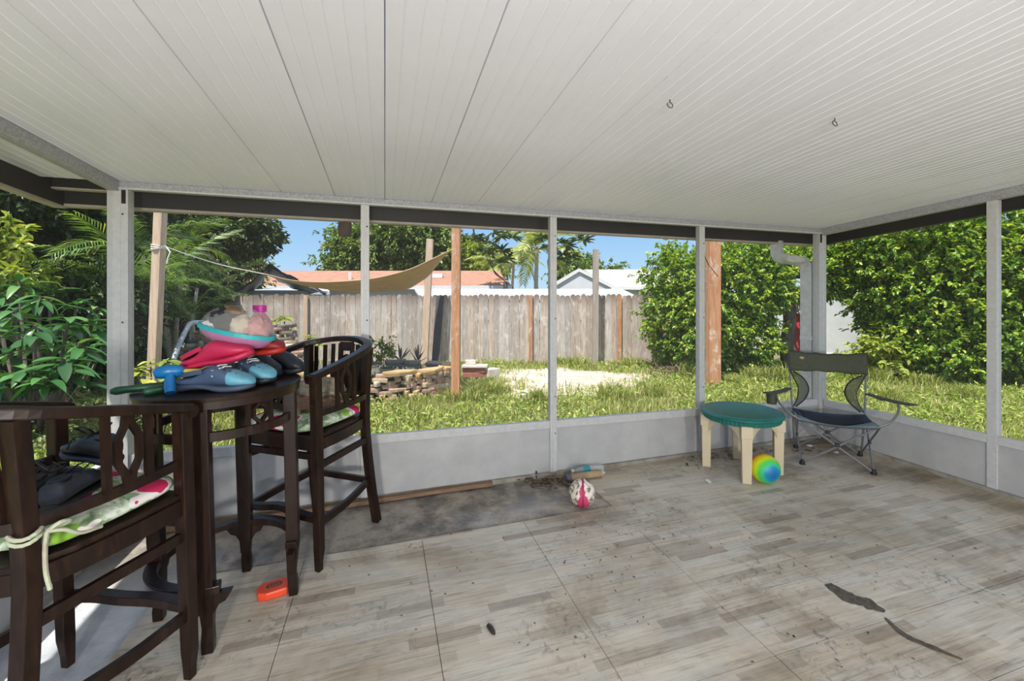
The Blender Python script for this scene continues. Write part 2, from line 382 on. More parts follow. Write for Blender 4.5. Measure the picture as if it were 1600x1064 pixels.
# ------------------------------------------------------------------ screen walls
SILL = .41
wf = struct('wall_far')
PX = [-1.70, -.146, 1.409, 2.963, 4.50]
def post(b, x, y, w, d, z0, z1, m=None): b.box((x, y, (z0+z1)/2), (w, d, z1-z0))
for i, x in enumerate(PX):
    w = (.115, .062, .062, .062, .10)[i]; b = MB(); y = 3.51
    post(b, x if i < 4 else x+.01, y, w, .075 if i in (0, 4) else .055, FZ(x, 3.5)-.009, 2.188)
    post(b, x if i < 4 else x+.01, y-.0385 if i in (0, 4) else y-.0285, w*.30, .004, FZ(x, 3.5), 2.188)
    o = b.build('post', M['alu_post'], wf, bevel=.003)
    s_ = MB()
    for z in (.30, .62, 1.3, 2.02): s_.ball((x+w*.25, y-(.0385 if i in (0, 4) else .0285), z), (.006, .003, .006), 8, 6)
    s_.build('screw', M['black'], o)
    if i in (0, 4): MB().box((x+(.035 if i == 0 else -.02), y-.040, 2.135), (.022, .006, .09)).build('corner_strap', M['black'], o)
MB().mm((-1.755, 3.475, 2.188), (4.56, 3.535, 2.2395)).build('header', M['header'], wf, bevel=.003)
MB().mm((-1.70, 3.462, 2.184), (4.50, 3.476, 2.196)).build('header_lip', M['alu_post'], wf)
for i in range(4):
    x0, x1 = PX[i]+.031, PX[i+1]-.031
    if i == 0: x0 += .027
    if i == 3: x1 -= .01
    MB().mm((x0, 3.487, SILL-.066), (x1, 3.533, SILL)).build('chair_rail', M['alu_post'], wf, bevel=.003)
    b = MB(); zz = min(FZ(x0, 3.5), FZ(x1, 3.5))-.009
    b.add([(x, y, z) for y in (3.50, 3.52) for x, z in ((x0, FZ(x0, 3.5)-.009), (x1, FZ(x1, 3.5)-.009), (x1, SILL-.066), (x0, SILL-.066))],
          [(0, 1, 2, 3), (7, 6, 5, 4), (0, 4, 5, 1), (2, 6, 7, 3), (0, 3, 7, 4), (1, 5, 6, 2)]).build('kick_panel', M['kick'], wf)
    b = MB(); b.add([(x0, 3.511, SILL), (x1, 3.511, SILL), (x1, 3.511, 2.188), (x0, 3.511, 2.188)], [(0, 1, 2, 3)]).build('insect_screen', M['screen'], wf)
bb = struct('baseboard_far')
M['base'] = plain('grimy_base_trim', (.38, .36, .31), .6, 0, (.16, .14, .10), 6)
b = MB()
b.add([(x, y, FZ(x, 3.48)+dz) for x in (-1.64, 4.44) for y in (3.470, 3.4995) for dz in (-.009, .028)], [(0, 1, 3, 2), (4, 6, 7, 5), (0, 4, 5, 1), (2, 3, 7, 6), (0, 2, 6, 4), (1, 5, 7, 3)])
b.build('base_channel', M['base'], bb)
def sidewall(name, X, sg, posts, ymin, seg):
    w = struct(name)
    for i, y in enumerate(posts):
        b = MB(); post(b, X+sg*.005, y, .055, .062, FZ(X, y)-.009, cz(y)-.07)
        b.build('post', M['alu_post'], w, bevel=.003)
    q = MB(); q.add([(x, y, cz(y)+dz) for dz in (-.07, -.0005) for x, y in ((X-.03, ymin), (X+.03, ymin), (X+.03, 3.47), (X-.03, 3.47))],
                    [(3, 2, 1, 0), (4, 5, 6, 7), (0, 1, 5, 4), (1, 2, 6, 5), (2, 3, 7, 6), (3, 0, 4, 7)]).build('header', M['header'], w, bevel=.003)
    ed = [3.46]+posts+[ymin]
    for a, b_ in zip(ed, ed[1:]):
        y1 = a-(.031 if a != 3.46 else 0); y0 = b_+.031 if b_ != ymin else b_
        MB().mm((X-.022, y0, SILL-.066), (X+.022, y1, SILL)).build('chair_rail', M['alu_post'], w, bevel=.003)
        MB().add([(x, y, z) for x in (X-.01, X+.01) for y, z in ((y0, FZ(X, y0)-.009), (y1, FZ(X, y1)-.009), (y1, SILL-.066), (y0, SILL-.066))],
                 [(0, 1, 2, 3), (7, 6, 5, 4), (0, 4, 5, 1), (2, 6, 7, 3), (0, 3, 7, 4), (1, 5, 6, 2)]).build('kick_panel', M['kick'], w)
        MB().add([(X, y0, SILL), (X, y1, SILL), (X, y1, cz(y1)-.07), (X, y0, cz(y0)-.07)], [(0, 1, 2, 3)]).build('insect_screen', M['screen'], w)
    bs = struct('baseboard_'+name.split('_')[1])
    MB().add([(X-sg*x, y, FZ(X, y)+dz) for y in (ymin, 3.468) for x in (.0115, .042) for dz in (-.009, .03)], [(0, 1, 3, 2), (4, 6, 7, 5), (0, 4, 5, 1), (2, 3, 7, 6), (0, 2, 6, 4), (1, 5, 7, 3)]).build('base_channel', M['base'], bs)
sidewall('wall_right', 4.52, 1, [2.13, .76, -.61], -2.5, 1)
sidewall('wall_left', -1.72, -1, [2.05, .60, -.85], -2.5, 1)
#NEXT
# ------------------------------------------------------------------ yard
GZ = -.12
M['soil'] = plain('yard_soil', (.16, .15, .07), .95, 0, (.09, .10, .035), 3)
gr = struct('ground')
b = MB(); X0, X1, YF, YB = -1.87, 4.73, 3.63, -6.0; BX = 90
for (x0, x1, y0, y1) in ((-BX, BX, YF, 130), (-BX, X0, -30, YF), (X1, BX, -30, YF), (X0, X1, -30, YB)):
    b.add([(x0, y0, GZ), (x1, y0, GZ), (x1, y1, GZ), (x0, y1, GZ)], [(0, 1, 2, 3)])
b.build('soil', M['soil'], gr)

# leaves as folded diamonds
def leaves(name, P, D, N, L, W, m, parent, kind='stuff', fold=.25, droop=.15):
    n = len(P); D = D/np.linalg.norm(D, axis=1, keepdims=True); Sd = np.cross(D, N); Sd /= np.linalg.norm(Sd, axis=1, keepdims=True)+1e-9; U = np.cross(Sd, D)
    L = L[:, None]; W = W[:, None]
    V = np.empty((n, 6, 3)); V[:, 0] = P; V[:, 1] = P+D*L*.35+Sd*W*.5+U*W*fold; V[:, 2] = P+D*L*.72+Sd*W*.4+U*W*fold*.6-U*L*droop*.4
    V[:, 3] = P+D*L-U*L*droop; V[:, 4] = P+D*L*.72-Sd*W*.4+U*W*fold*.6-U*L*droop*.4; V[:, 5] = P+D*L*.35-Sd*W*.5+U*W*fold
    idx = (np.arange(n)*6)[:, None, None]+np.array([[0, 1, 2, 3], [0, 3, 4, 5]])[None]
    return npmesh(name, V.reshape(-1, 3), idx.reshape(-1, 4), m, parent, kind)
def unit(n):
    d = rng.normal(size=(n, 3)); return d/np.linalg.norm(d, axis=1, keepdims=True)
def crown(blobs, m, parent, L, W, droop=.2, hang=.25, shell=.45, name='foliage', cut=None, tw=2.6):
    """leaves sprayed on twigs through ellipsoid masses [(centre, radii, count)]"""
    PP = []; DD = []
    for c, r, n in blobs:
        k = max(1, n//14); u = unit(k); q = np.array(c)+u*np.array(r)*(rng.random((k, 1))**shell)
        twig = u*np.array([1, 1, .6])+unit(k)*.7; tl = rng.uniform(.5, 1.2, (k, 1))*L*tw
        i = rng.integers(0, k, n); t = rng.random((n, 1))
        PP.append(q[i]+twig[i]*tl[i]*t+unit(n)*L*.35); DD.append(twig[i]*.7+unit(n)*.9+np.array([0, 0, -hang]))
    P = np.concatenate(PP); D = np.concatenate(DD)
    if cut is not None: k = cut(P); P = P[k]; D = D[k]
    k = P[:, 2] > GZ+.02; P = P[k]; D = D[k]; n = len(P)
    N = unit(n)*.6+np.array([0, 0, 1.]); s = rng.uniform(.7, 1.25, n)
    return leaves(name, P, D, N, L*s, W*s, m, parent, droop=droop)

# --- wooden fence across the back
M['picket'] = wood('weathered_pickets', ((.25, .20, .165), (.42, .36, .315), (.56, .505, .46)), .85, 3.2, (9, 9, .9), .3, .36, (None, (.50, .44, .40)), scuff=True)
M['rail'] = wood('fence_rail', ((.22, .17, .12), (.34, .26, .19), (.42, .34, .26)), .85, 4, (1, 6, 6), .2)
M['orangewood'] = wood('orange_stained_wood', ((.30, .12, .05), (.44, .21, .10), (.54, .35, .23)), .8, 3.4, (8, 8, .7), .3, scuff=True)
M['palewood'] = wood('pale_lumber', ((.36, .23, .15), (.52, .38, .28), (.62, .50, .41)), .8, 3, (9, 9, .6), .3)
M['greywood'] = wood('grey_lumber', ((.20, .16, .13), (.33, .28, .24), (.46, .41, .37)), .85, 3, (9, 9, .6), .3)
fence = thing('wooden_fence', 'grey weathered picket fence with dog-ear tops across the back yard', 'fence', yd(0, 0), None)
FF = 11.8
meshes = []
for k in range(5):
    w = .1385; h = 1.86+.012*(k-2); b = MB()
    out = [(-w/2, 0), (w/2, 0), (w/2, h-.05), (w/2-.02, h-.018), (w/2-.045, h), (-w/2+.045, h), (-w/2+.02, h-.018), (-w/2, h-.05)]
    T = Matrix(((1, 0, 0, 0), (0, 0, 1, 0), (0, 1, 0, 0), (0, 0, 0, 1)))
    b.prism(out, -.009, .009, T); meshes.append(b.mesh('picket', M['picket']))
RZ = Matrix.Rotation(-TH, 4, 'Z')
for i in range(102):
    R_ = -8.3+.1405*i; p = yd(R_, FF+random.uniform(-.008, .008), GZ-.01)
    inst('picket', random.choice(meshes), fence, Matrix.Translation(p-fence.location) @ RZ @ Matrix.Rotation(random.uniform(-.008, .008), 4, 'Y'))
for z in (.25, 1.0, 1.55):
    b = MB(); b.sweep([yd(-8.3, FF+.035, z), yd(6.0, FF+.035, z)], .04, .09); b.build('rail', M['rail'], fence).location = -fence.location
for px, w in ((478, .10), (829, .10), (968, .10)):
    b = MB(); p = at(px, FF-.06, (GZ+1.72)/2); b.box(p-fence.location, (w, .05, 1.84), rz=-TH); b.build('fence_post', M['orangewood'] if px > 500 else M['palewood'], fence)

# --- posts standing in the yard
def yard_post(px0, px1, F, w, d, z1, m, label, group=None, capm=None, name='wooden_post'):
    a = at(px0, F, GZ-.03); t = ap(px1, HOR-(z1-CZ)/F*FPX, F); b = MB(); t = Vector((t.x, t.y, z1))
    root = thing(name, label, 'post', Vector((a.x, a.y, GZ)), group)
    n = 8; pts = [a.lerp(t, k/n)-root.location for k in range(n+1)]
    b.sweep(pts, w, d, up=yd(0, 1)); b.build('post_timber', m, root, bevel=.006)
    return root
yard_post(236, 252, 5.3, .105, .095, 2.75, M['palewood'], 'pale wooden post leaning beside the palms with rope tied round it')
p = yard_post(712, 713, 6.83, .135, .135, 2.74, M['orangewood'], 'tall orange stained round post standing nearest in the grass')
yard_post(1114, 1114, 8.2, .215, .20, 3.35, M['orangewood'], 'thick orange post in front of the leafy vine bush')
yard_post(930, 931, 11.45, .15, .12, 2.93, M['greywood'], 'brown post against the fence rising well above its pickets')
yard_post(663, 672, 11.2, .17, .13, 3.16, M['palewood'], 'post behind the shade sail with whitish weathered top')
M['post_shade'] = plain('post_shadow_tone', (.075, .08, .085), .9, 0, (.05, .052, .055), 5)
# dark plank whose board stands in for a post's shadow on the fence
b = MB(); r = thing('post_shadow', 'wide dark grey plank standing in for the shadow of a post on the fence', 'shadow_strip', at(680, 11.45, GZ))
b.sweep([Vector((0, 0, 0)), ap(688, 462, 11.72)-r.location], .20, .03, up=yd(0, 1)); b.build('board', M['post_shade'], r)

# --- shade sail, its rope
M['sail'] = plain('tan_shade_cloth', (.50, .35, .20), .85, 0, (.42, .29, .16), 6)
sail = thing('shade_sail', 'tan fabric shade sail sagging between the posts over the yard', 'shade sail', ap(590, 430, 7.6))
near = smooth_path([ap(412, 428, 6.3), ap(455, 438, 6.6), ap(500, 441, 6.9), ap(560, 438, 7.0), ap(600, 432, 7.0), ap(640, 421, 6.95), ap(675, 405, 6.9), ap(706, 390, 6.85)], 6)
far_ = smooth_path([ap(412, 429, 6.31), ap(455, 441, 7.0), ap(510, 452, 7.9), ap(560, 457, 8.6), ap(632, 452, 8.9), ap(662, 438, 8.4), ap(690, 406, 7.4), ap(706, 391, 6.86)], 6)
NS = len(near)
def sf(u, v):
    i = min(int(u*(NS-1)+.5), NS-1); a, c = near[i], far_[i]; p = a.lerp(c, v); p = p+Vector((0, 0, -.05*math.sin(math.pi*v)*math.sin(math.pi*u)+.03*math.sin(u*26+v*3)*v*(u > .55)*(1-u)*2)); return p-sail.location
MB().surf(sf, NS, 8).build('cloth', M['sail'], sail, smooth=True, solid=.006)
MB().tube([p-sail.location for p in near], .010, 6).build('hem', M['sail'], sail)
M['rope'] = plain('white_rope', (.75, .72, .66), .9)
rp = thing('rope', 'white rope tied from the pale leaning post to shade sail', 'rope', ap(262, 385, 5.3))
b = MB(); b.tube([p-rp.location for p in smooth_path([ap(258, 385, 5.22), ap(300, 400, 5.5), ap(350, 415, 5.9), ap(412, 428, 6.3)], 6)], .008, 6)
for k in range(3):
    c = ap(247.5, 384+2.6*k, 5.3)-rp.location; b.tube([c+yd(.072*math.cos(q), .066*math.sin(q))+Vector((0, 0, .01*math.sin(q*2+k))) for q in np.linspace(0, 2*math.pi, 14)[:-1]], .007, 6, closed=True)
b.tube([ap(260, 386, 5.2)-rp.location, ap(266, 394, 5.2)-rp.location, ap(262, 404, 5.2)-rp.location, ap(261, 412, 5.2)-rp.location], .009, 6)
b.build('cord', M['rope'], rp)

# --- stacked flagstone pond and rockery
M['stone'] = {}
for nm, a, c in (('sand', (.58, .46, .30), (.40, .30, .19)), ('pink', (.46, .31, .25), (.30, .20, .16)), ('gold', (.48, .34, .17), (.36, .24, .11)), ('grey', (.29, .26, .225), (.15, .135, .12)), ('pale', (.62, .56, .46), (.44, .39, .31))):
    M['stone'][nm] = plain('flagstone_'+nm, a, .85, 0, c, 9, (1, 1, 1), .5)
def stone_mesh(seed, m):
    random.seed(seed); b = MB(); n = 8; outs = []
    for k in range(n):
        q = 2*math.pi*k/n; ex = .55; r = 1/((abs(math.cos(q))**2.6+abs(math.sin(q))**2.6)**(1/2.6))
        kk = random.uniform(.74, 1.12); outs.append((r*math.cos(q)*kk/2, r*math.sin(q)*kk/2))
    vs_ = []
    for z, s in ((-.56, .94), (.1, 1.0), (.5, .97)): vs_ += [(x*s, y*s, z+random.uniform(-.14, .14)) for x, y in outs]
    fs_ = [tuple(range(n-1, -1, -1)), tuple(range(2*n, 3*n))]
    for l in (0, 1): fs_ += [(l*n+i, l*n+(i+1) % n, (l+1)*n+(i+1) % n, (l+1)*n+i) for i in range(n)]
    b.add(vs_, fs_); return b.mesh('stone', m)
SM = {k: [stone_mesh(10*i+j, m) for j in range(4)] for i, (k, m) in enumerate(M['stone'].items())}
random.seed(11)
def stone(parent, kinds, p, rz, L, D, H, tilt=.05):
    me = random.choice(SM[random.choice(kinds)])
    Mx = Matrix.Translation(p-parent.location) @ Matrix.Rotation(rz, 4, 'Z') @ Matrix.Rotation(random.uniform(-tilt, tilt), 4, 'Y') @ Matrix.Rotation(random.uniform(-tilt, tilt), 4, 'X') @ Matrix.Diagonal((L, D, H, 1))
    inst('stone', me, parent, Mx)
PC = (at(551, 7.67), 1.72, .82)                       # pond centre, half width along R, half depth along F
pond = thing('stone_pond', 'raised pond of stacked flagstones with golden cap stones', 'pond', Vector((PC[0].x, PC[0].y, GZ)))
for lay in range(9):
    a = lay*.13
    while a < 2*math.pi+lay*.13-.10:
        wd_ = random.choice((.13, .17, .22, .28, .36)) if lay < 8 else random.uniform(.38, .58); rr = 1.0+random.uniform(-.02, .03)
        q = a+wd_/2/1.4; p = PC[0]+yd(PC[1]*rr*math.cos(q), PC[2]*rr*math.sin(q), GZ+.03+lay*.052)
        tr_ = yd(-PC[1]*math.sin(q), PC[2]*math.cos(q)); front = math.sin(q) < .35
        if lay == 8: kinds = ('gold', 'gold', 'sand') if front else ('grey',)
        else: kinds = ('sand', 'pink', 'pink', 'pale', 'sand', 'gold') if front else ('grey', 'pink')
        stone(pond, kinds, p, math.atan2(tr_.y, tr_.x), wd_, .30 if lay == 8 else random.uniform(.20, .28), .07 if lay == 8 else random.uniform(.050, .066), .07); a += wd_/1.15*(.9)
M['water'] = NT('pond_water'); M['water'].col((.05, .055, .05)); M['water'].rough(.05); M['water'].b.inputs['Specular IOR Level'].default_value = .9; M['water'] = M['water'].m
MB().prism([tuple((PC[0]+yd(PC[1]*.93*math.cos(q), PC[2]*.93*math.sin(q))-pond.location).xy) for q in np.linspace(0, 2*math.pi, 40)[:-1]], .10, .425).build('water', M['water'], pond)
rock = thing('stone_waterfall', 'tall rockery of stacked flagstones left of the pond', 'rockery', at(375, 9.0, GZ))
for lay in range(17):
    half = 1.55-.045*lay; Rr = -half+random.uniform(-.08, .08); cx_ = (375-800)/FPX*9.0
    while Rr < half:
        L = random.uniform(.16, .40); prof_ = 1.18-.45*abs(Rr/1.5)**2.5
        z = GZ+.035+lay*.068
        if z < prof_: stone(rock, ('sand', 'pale', 'pink', 'sand', 'grey') if random.random() < .75 else ('grey', 'pale'), yd(cx_+Rr+L/2, 8.45+.035*lay+random.uniform(-.05, .05)+.12*Rr*Rr, z), -TH+random.uniform(-.15, .15), L, .34, .066, .09)
        Rr += L*.97
M['pvcpipe'] = plain('grey_pipe', (.45, .50, .53), .4, 0, (.33, .37, .40), 8)
pr = thing('drain_pipe', 'pale grey bent pipe coming down the stone rockery', 'pipe', ap(290, 540, 7.8))
MB().tube([p-pr.location for p in smooth_path([ap(271, 562, 7.6), ap(280, 538, 7.8), ap(293, 511, 8.1), ap(297, 506, 8.2), ap(304, 504, 8.35), ap(320, 504, 8.7)], 5)], .045, 10).build('pipe_body', M['pvcpipe'], pr, smooth=True)
# bricks and pavers dumped by the orange post
M['brick'] = plain('red_brick', (.36, .15, .10), .85, 0, (.26, .11, .08), 14)
M['paver'] = plain('pale_paver', (.68, .62, .55), .85, 0, (.52, .46, .40), 9)
for px, F, z, d, m, rz, lab in ((742, 8.9, 0, (.50, .24, .10), 'brick', .1, 'red brick slab, lowest of the little pile beyond the orange post'), (741, 8.9, .10, (.46, .22, .10), 'brick', -.05, 'red brick, second up in the little pile beyond the orange post'),
                               (742, 8.9, .175, (.52, .30, .045), 'paver', 0, 'flat pale paver lying on top of the red bricks'), (735, 8.97, .245, (.20, .14, .09), 'paver', .3, 'small white block on top of the flat paver and bricks'), (767, 8.95, .03, (.30, .22, .17), 'paver', .7, 'tilted pale block right of the red brick pile')):
    o = MB().box(at(px, F, z), d, rz=-TH+rz).build('brick' if m == 'brick' else 'paver_block', M[m], bevel=.008); tag(o, lab, 'brick' if m == 'brick' else 'paver')

# --- sand and grass
M['sand'] = plain('white_sand', (.52, .465, .41), .95, 0, (.36, .30, .24), 5, (1, 1, 1), .5)
SC = at(880, 9.0, GZ)
def sandr(q): return 1+.16*math.sin(3*q+1)+.10*math.sin(5*q+.4)+.07*math.sin(9*q)
b = MB()
def sfn(u, v):
    q = u*2*math.pi; r = sandr(q)*v; p = SC+yd(1.75*r*math.cos(q)+.12*r*math.sin(q), 1.75*r*math.sin(q), .03*(1-v**4)+.025*mnoise.noise(Vector((r*math.cos(q)*3, r*math.sin(q)*3, 1)))*(1-v)-.004); return p
b.surf(sfn, 56, 12, cu=True); o = b.build('sand_patch', M['sand'], smooth=True); tag(o, 'bare white sand patch in the grass before the fence', 'sand', kind='stuff')
def yardRF(P): return P[:, 0]*C-P[:, 1]*S, P[:, 0]*S+P[:, 1]*C
M['grass'] = leafmat('grass_blades', [(0, (.14, .21, .03)), (.4, (.27, .33, .065)), (.75, (.40, .43, .12)), (.92, (.52, .50, .21)), (1, (.54, .45, .25))], .5, .35)
def grass(name, n, F0, F1, R0, R1, h, w, m, lab, keep=None):
    F_ = F0*(F1/F0)**rng.random(n); R_ = rng.uniform(R0, R1, n)*np.maximum(1., F_/7.5)
    X = R_*C+F_*S; Y = -R_*S+F_*C
    ok = ~((X > X0-.02) & (X < X1+.02) & (Y < YF+.03)) & (F_ < 11.75)
    dR = R_-(880-800)/FPX*9.0; dF = F_-9.0; q = np.arctan2(dF/1.75, (dR-.12*dF/1.75)/1.75); rr = np.hypot(dF/1.75, (dR-.12*dF/1.75)/1.75)
    ok &= (rr > (1+.16*np.sin(3*q+1)+.10*np.sin(5*q+.4)+.07*np.sin(9*q))*rng.uniform(.55, 1.12, n)) | ((rng.random(n) < .35*rr) & (np.sin(R_*5+np.sin(F_*4)*2)+np.sin(F_*6+R_*3) > .5))
    pR = (551-800)/FPX*7.67; ok &= ((R_-pR)/1.84)**2+((F_-7.67)/1.02)**2 > 1
    if keep is not None: ok &= keep(R_, F_)
    X, Y, F_ = X[ok], Y[ok], F_[ok]; k = len(X); P = np.stack([X, Y, np.full(k, GZ-.005)], 1)
    clump = np.array([mnoise.noise(Vector((x*1.1, y*1.1, 3))) for x, y in zip(X, Y)])
    H = h*rng.uniform(.45, 1.2, k)*(1+.8*clump); lean = unit(k)*np.array([1, 1, 0]); lean *= rng.uniform(.25, 1.1, (k, 1))
    Wd = w*np.sqrt(np.maximum(1, F_/6))*rng.uniform(.7, 1.3, k); a = rng.random(k)*2*np.pi; sd = np.stack([np.cos(a), np.sin(a), 0*a], 1)
    V = np.empty((k, 5, 3)); H1 = H[:, None]; up = np.array([0, 0, 1.])
    V[:, 0] = P-sd*Wd[:, None]*.5; V[:, 1] = P+sd*Wd[:, None]*.5; mid = P+up*H1*.6+lean*H1*.3
    V[:, 2] = mid+sd*Wd[:, None]*.4; V[:, 3] = mid-sd*Wd[:, None]*.4; V[:, 4] = P+up*H1*.82+lean*H1*.95
    i0 = (np.arange(k)*5)[:, None]
    Fq = np.concatenate([i0+np.array([[0, 1, 2, 3]]), i0+np.array([[3, 2, 4, 4]])])
    me_f = np.concatenate([i0+np.array([[0, 1, 2]]), i0+np.array([[0, 2, 3]]), i0+np.array([[3, 2, 4]])])
    o = npmesh(name, V.reshape(-1, 3), me_f, m); tag(o, lab, 'grass', kind='stuff'); return o
grass('grass', 120000, 3.2, 11.7, -7.5, 10.5, .135, .011, M['grass'], 'sunlit unmown grass covering the whole yard')
M['weed'] = leafmat('weed_leaves', [(0, (.12, .22, .03)), (.5, (.26, .38, .06)), (.9, (.44, .50, .12)), (1, (.56, .54, .22))], .5, .35)
# taller tufts where the mower never reaches
wt = [(775, 8.0), (790, 7.6), (812, 7.9), (760, 7.4), (745, 7.2), (726, 6.9), (1040, 10.8), (1075, 9.4), (1150, 8.4), (1180, 8.9), (1220, 8.6), (1330, 9.0), (1370, 8.7), (1440, 8.3), (1490, 8.0), (1420, 9.0), (910, 11.2), (895, 10.9), (870, 11.3), (985, 10.9), (960, 7.1), (1025, 7.3), (840, 6.7), (1390, 6.8), (1510, 7.0)]
TU = np.array([((px-800)/FPX*F, F) for px, F in wt]); TR = rng.uniform(.14, .30, len(wt))
def near_tuft(R_, F_): return (np.hypot(R_[:, None]-TU[None, :, 0], F_[:, None]-TU[None, :, 1]) < TR[None]*rng.uniform(.5, 1.1, (len(R_), 1))).any(1)
grass('weed_tufts', 190000, 6.0, 11.6, -1.5, 7.5, .30, .011, M['grass'], 'tufts of taller grass around posts, sand and hedge', near_tuft)
# broad-leaved weeds through the lawn
n = 26000; F_ = 3.3*(11.6/3.3)**rng.random(n); R_ = rng.uniform(-7.5, 10.5, n)*np.maximum(1., F_/7.5); X = R_*C+F_*S; Y = -R_*S+F_*C
q1 = (R_-(880-800)/FPX*9.0)/1.75; q2 = (F_-9.0)/1.75; clump = np.array([mnoise.noise(Vector((x*.8, y*.8, 9))) for x, y in zip(X, Y)])
ok = ~((X > X0-.05) & (X < X1+.05) & (Y < YF+.06)) & (np.hypot(q1, q2) > rng.uniform(.6, 1.05, n)) & (((R_-(551-800)/FPX*7.67)/1.86)**2+((F_-7.67)/.98)**2 > 1) & (clump > -.12)
P = np.stack([X, Y, GZ+rng.uniform(.01, .13, n)], 1)[ok]; k = len(P)
o = leaves('lawn_weeds', P, unit(k)*np.array([1, 1, .5])+np.array([0, 0, .25]), unit(k)*.5+np.array([0, 0, 1.]), rng.uniform(.04, .10, k)*np.maximum(1, F_[ok]/7), rng.uniform(.018, .036, k), M['weed'], None, droop=.25)
tag(o, 'broad-leaved weeds growing all through the lawn', 'weeds', kind='stuff')
#NEXT2
# ------------------------------------------------------------------ trees and shrubs
M['bark'] = plain('grey_bark', (.16, .13, .10), .9, 0, (.08, .065, .05), 14, (1, 1, .3), .6)
M['palebark'] = plain('pale_palm_trunk', (.62, .56, .46), .8, 0, (.46, .41, .34), 8)
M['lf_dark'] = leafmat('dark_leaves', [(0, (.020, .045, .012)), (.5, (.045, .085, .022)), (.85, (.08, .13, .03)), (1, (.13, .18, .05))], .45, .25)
M['lf_mid'] = leafmat('mid_leaves', [(0, (.07, .13, .03)), (.5, (.15, .24, .05)), (.85, (.25, .34, .08)), (1, (.34, .40, .12))], .5, .3)
M['lf_vine'] = leafmat('vine_leaves', [(0, (.07, .16, .025)), (.35, (.15, .29, .04)), (.68, (.30, .45, .055)), (.88, (.48, .58, .08)), (1, (.62, .56, .10))], .30, .45)
M['lf_yel'] = leafmat('yellow_green_leaves', [(0, (.14, .22, .03)), (.5, (.30, .38, .05)), (1, (.50, .52, .10))], .5, .35)
M['lf_olive'] = leafmat('olive_leaves', [(0, (.05, .08, .03)), (.5, (.12, .16, .06)), (1, (.26, .30, .12))], .5, .3)
M['frond'] = leafmat('palm_fronds', [(0, (.05, .12, .03)), (.5, (.12, .24, .055)), (.85, (.24, .36, .08)), (1, (.46, .46, .15))], .4, .35)
M['plum'] = leafmat('large_glossy_leaf', [(0, (.022, .085, .022)), (.55, (.045, .15, .04)), (.88, (.09, .24, .06)), (1, (.22, .38, .12))], .35, .25)
M['frond_dry'] = leafmat('dry_fronds', [(0, (.20, .14, .06)), (1, (.42, .32, .16))], .7, .2)

def tree(name, label, base, blobs, m, L, W, trunk=None, tr=.12, cat='tree', group=None, **kw):
    r = thing(name, label, cat, base, group)
    o = crown([(Vector(c)-base, q, n) for c, q, n in blobs], m, r, L, W, **kw)
    if trunk:
        P = [Vector(p)-base for p in trunk[0]]; MB().tube(smooth_path(P, 5), tr, 9, radii=[tr*(1-.5*i/(5*(len(P)-1))) for i in range(5*(len(P)-1)+1)]).build('trunk', M['bark'], r, smooth=True)
        for br in trunk[1:]:
            P = smooth_path([Vector(p)-base for p in br], 4); MB().tube(P, tr*.4, 6, radii=[tr*.5*(1-.75*i/len(P)) for i in range(len(P))]).build('branch', M['bark'], r, smooth=True)
    return r
# vine bush swallowing the right end of the fence
def cutA(P):            # hollow under the bush where the play set stands
    return np.ones(len(P), bool)
b0 = at(1110, 10.2, GZ)
tree('vine_bush', 'big leafy vine bush at the right end of the wooden fence', b0,
     [(ap(1050, 500, 10.5), (.60, .6, .95), 8100), (ap(1060, 440, 10.4), (.55, .6, .85), 6750), (ap(1110, 470, 10.0), (.9, .8, 1.3), 12150), (ap(1110, 520, 9.9), (.9, .7, .8), 8100), (ap(1170, 440, 9.9), (.8, .8, 1.2), 10800), (ap(1165, 530, 9.7), (.55, .6, .65), 5400), (ap(1235, 425, 10.2), (1.0, .8, .85), 10800)],
     M['lf_vine'], .080, .047, ([b0, ap(1120, 520, 10.3), ap(1140, 440, 10.3)], [b0, ap(1080, 500, 10.4), ap(1060, 430, 10.4)]), .06, cat='bush', droop=.2, shell=.22)
tree('vine_sprout', 'thin vine shoots rising above the bush into the sky', ap(1020, 450, 10.6), [(ap(1012, 425, 10.6), (.10, .1, .35), 160), (ap(1035, 385, 10.5), (.12, .1, .3), 160), (ap(1020, 450, 10.5), (.2, .2, .3), 300)], M['lf_vine'], .09, .05,
     ([ap(1022, 470, 10.6), ap(1012, 430, 10.6), ap(1022, 405, 10.6)], [ap(1030, 460, 10.5), ap(1034, 410, 10.5), ap(1044, 380, 10.5)]), .012, cat='vine')
hb = at(1480, 9.2, GZ)
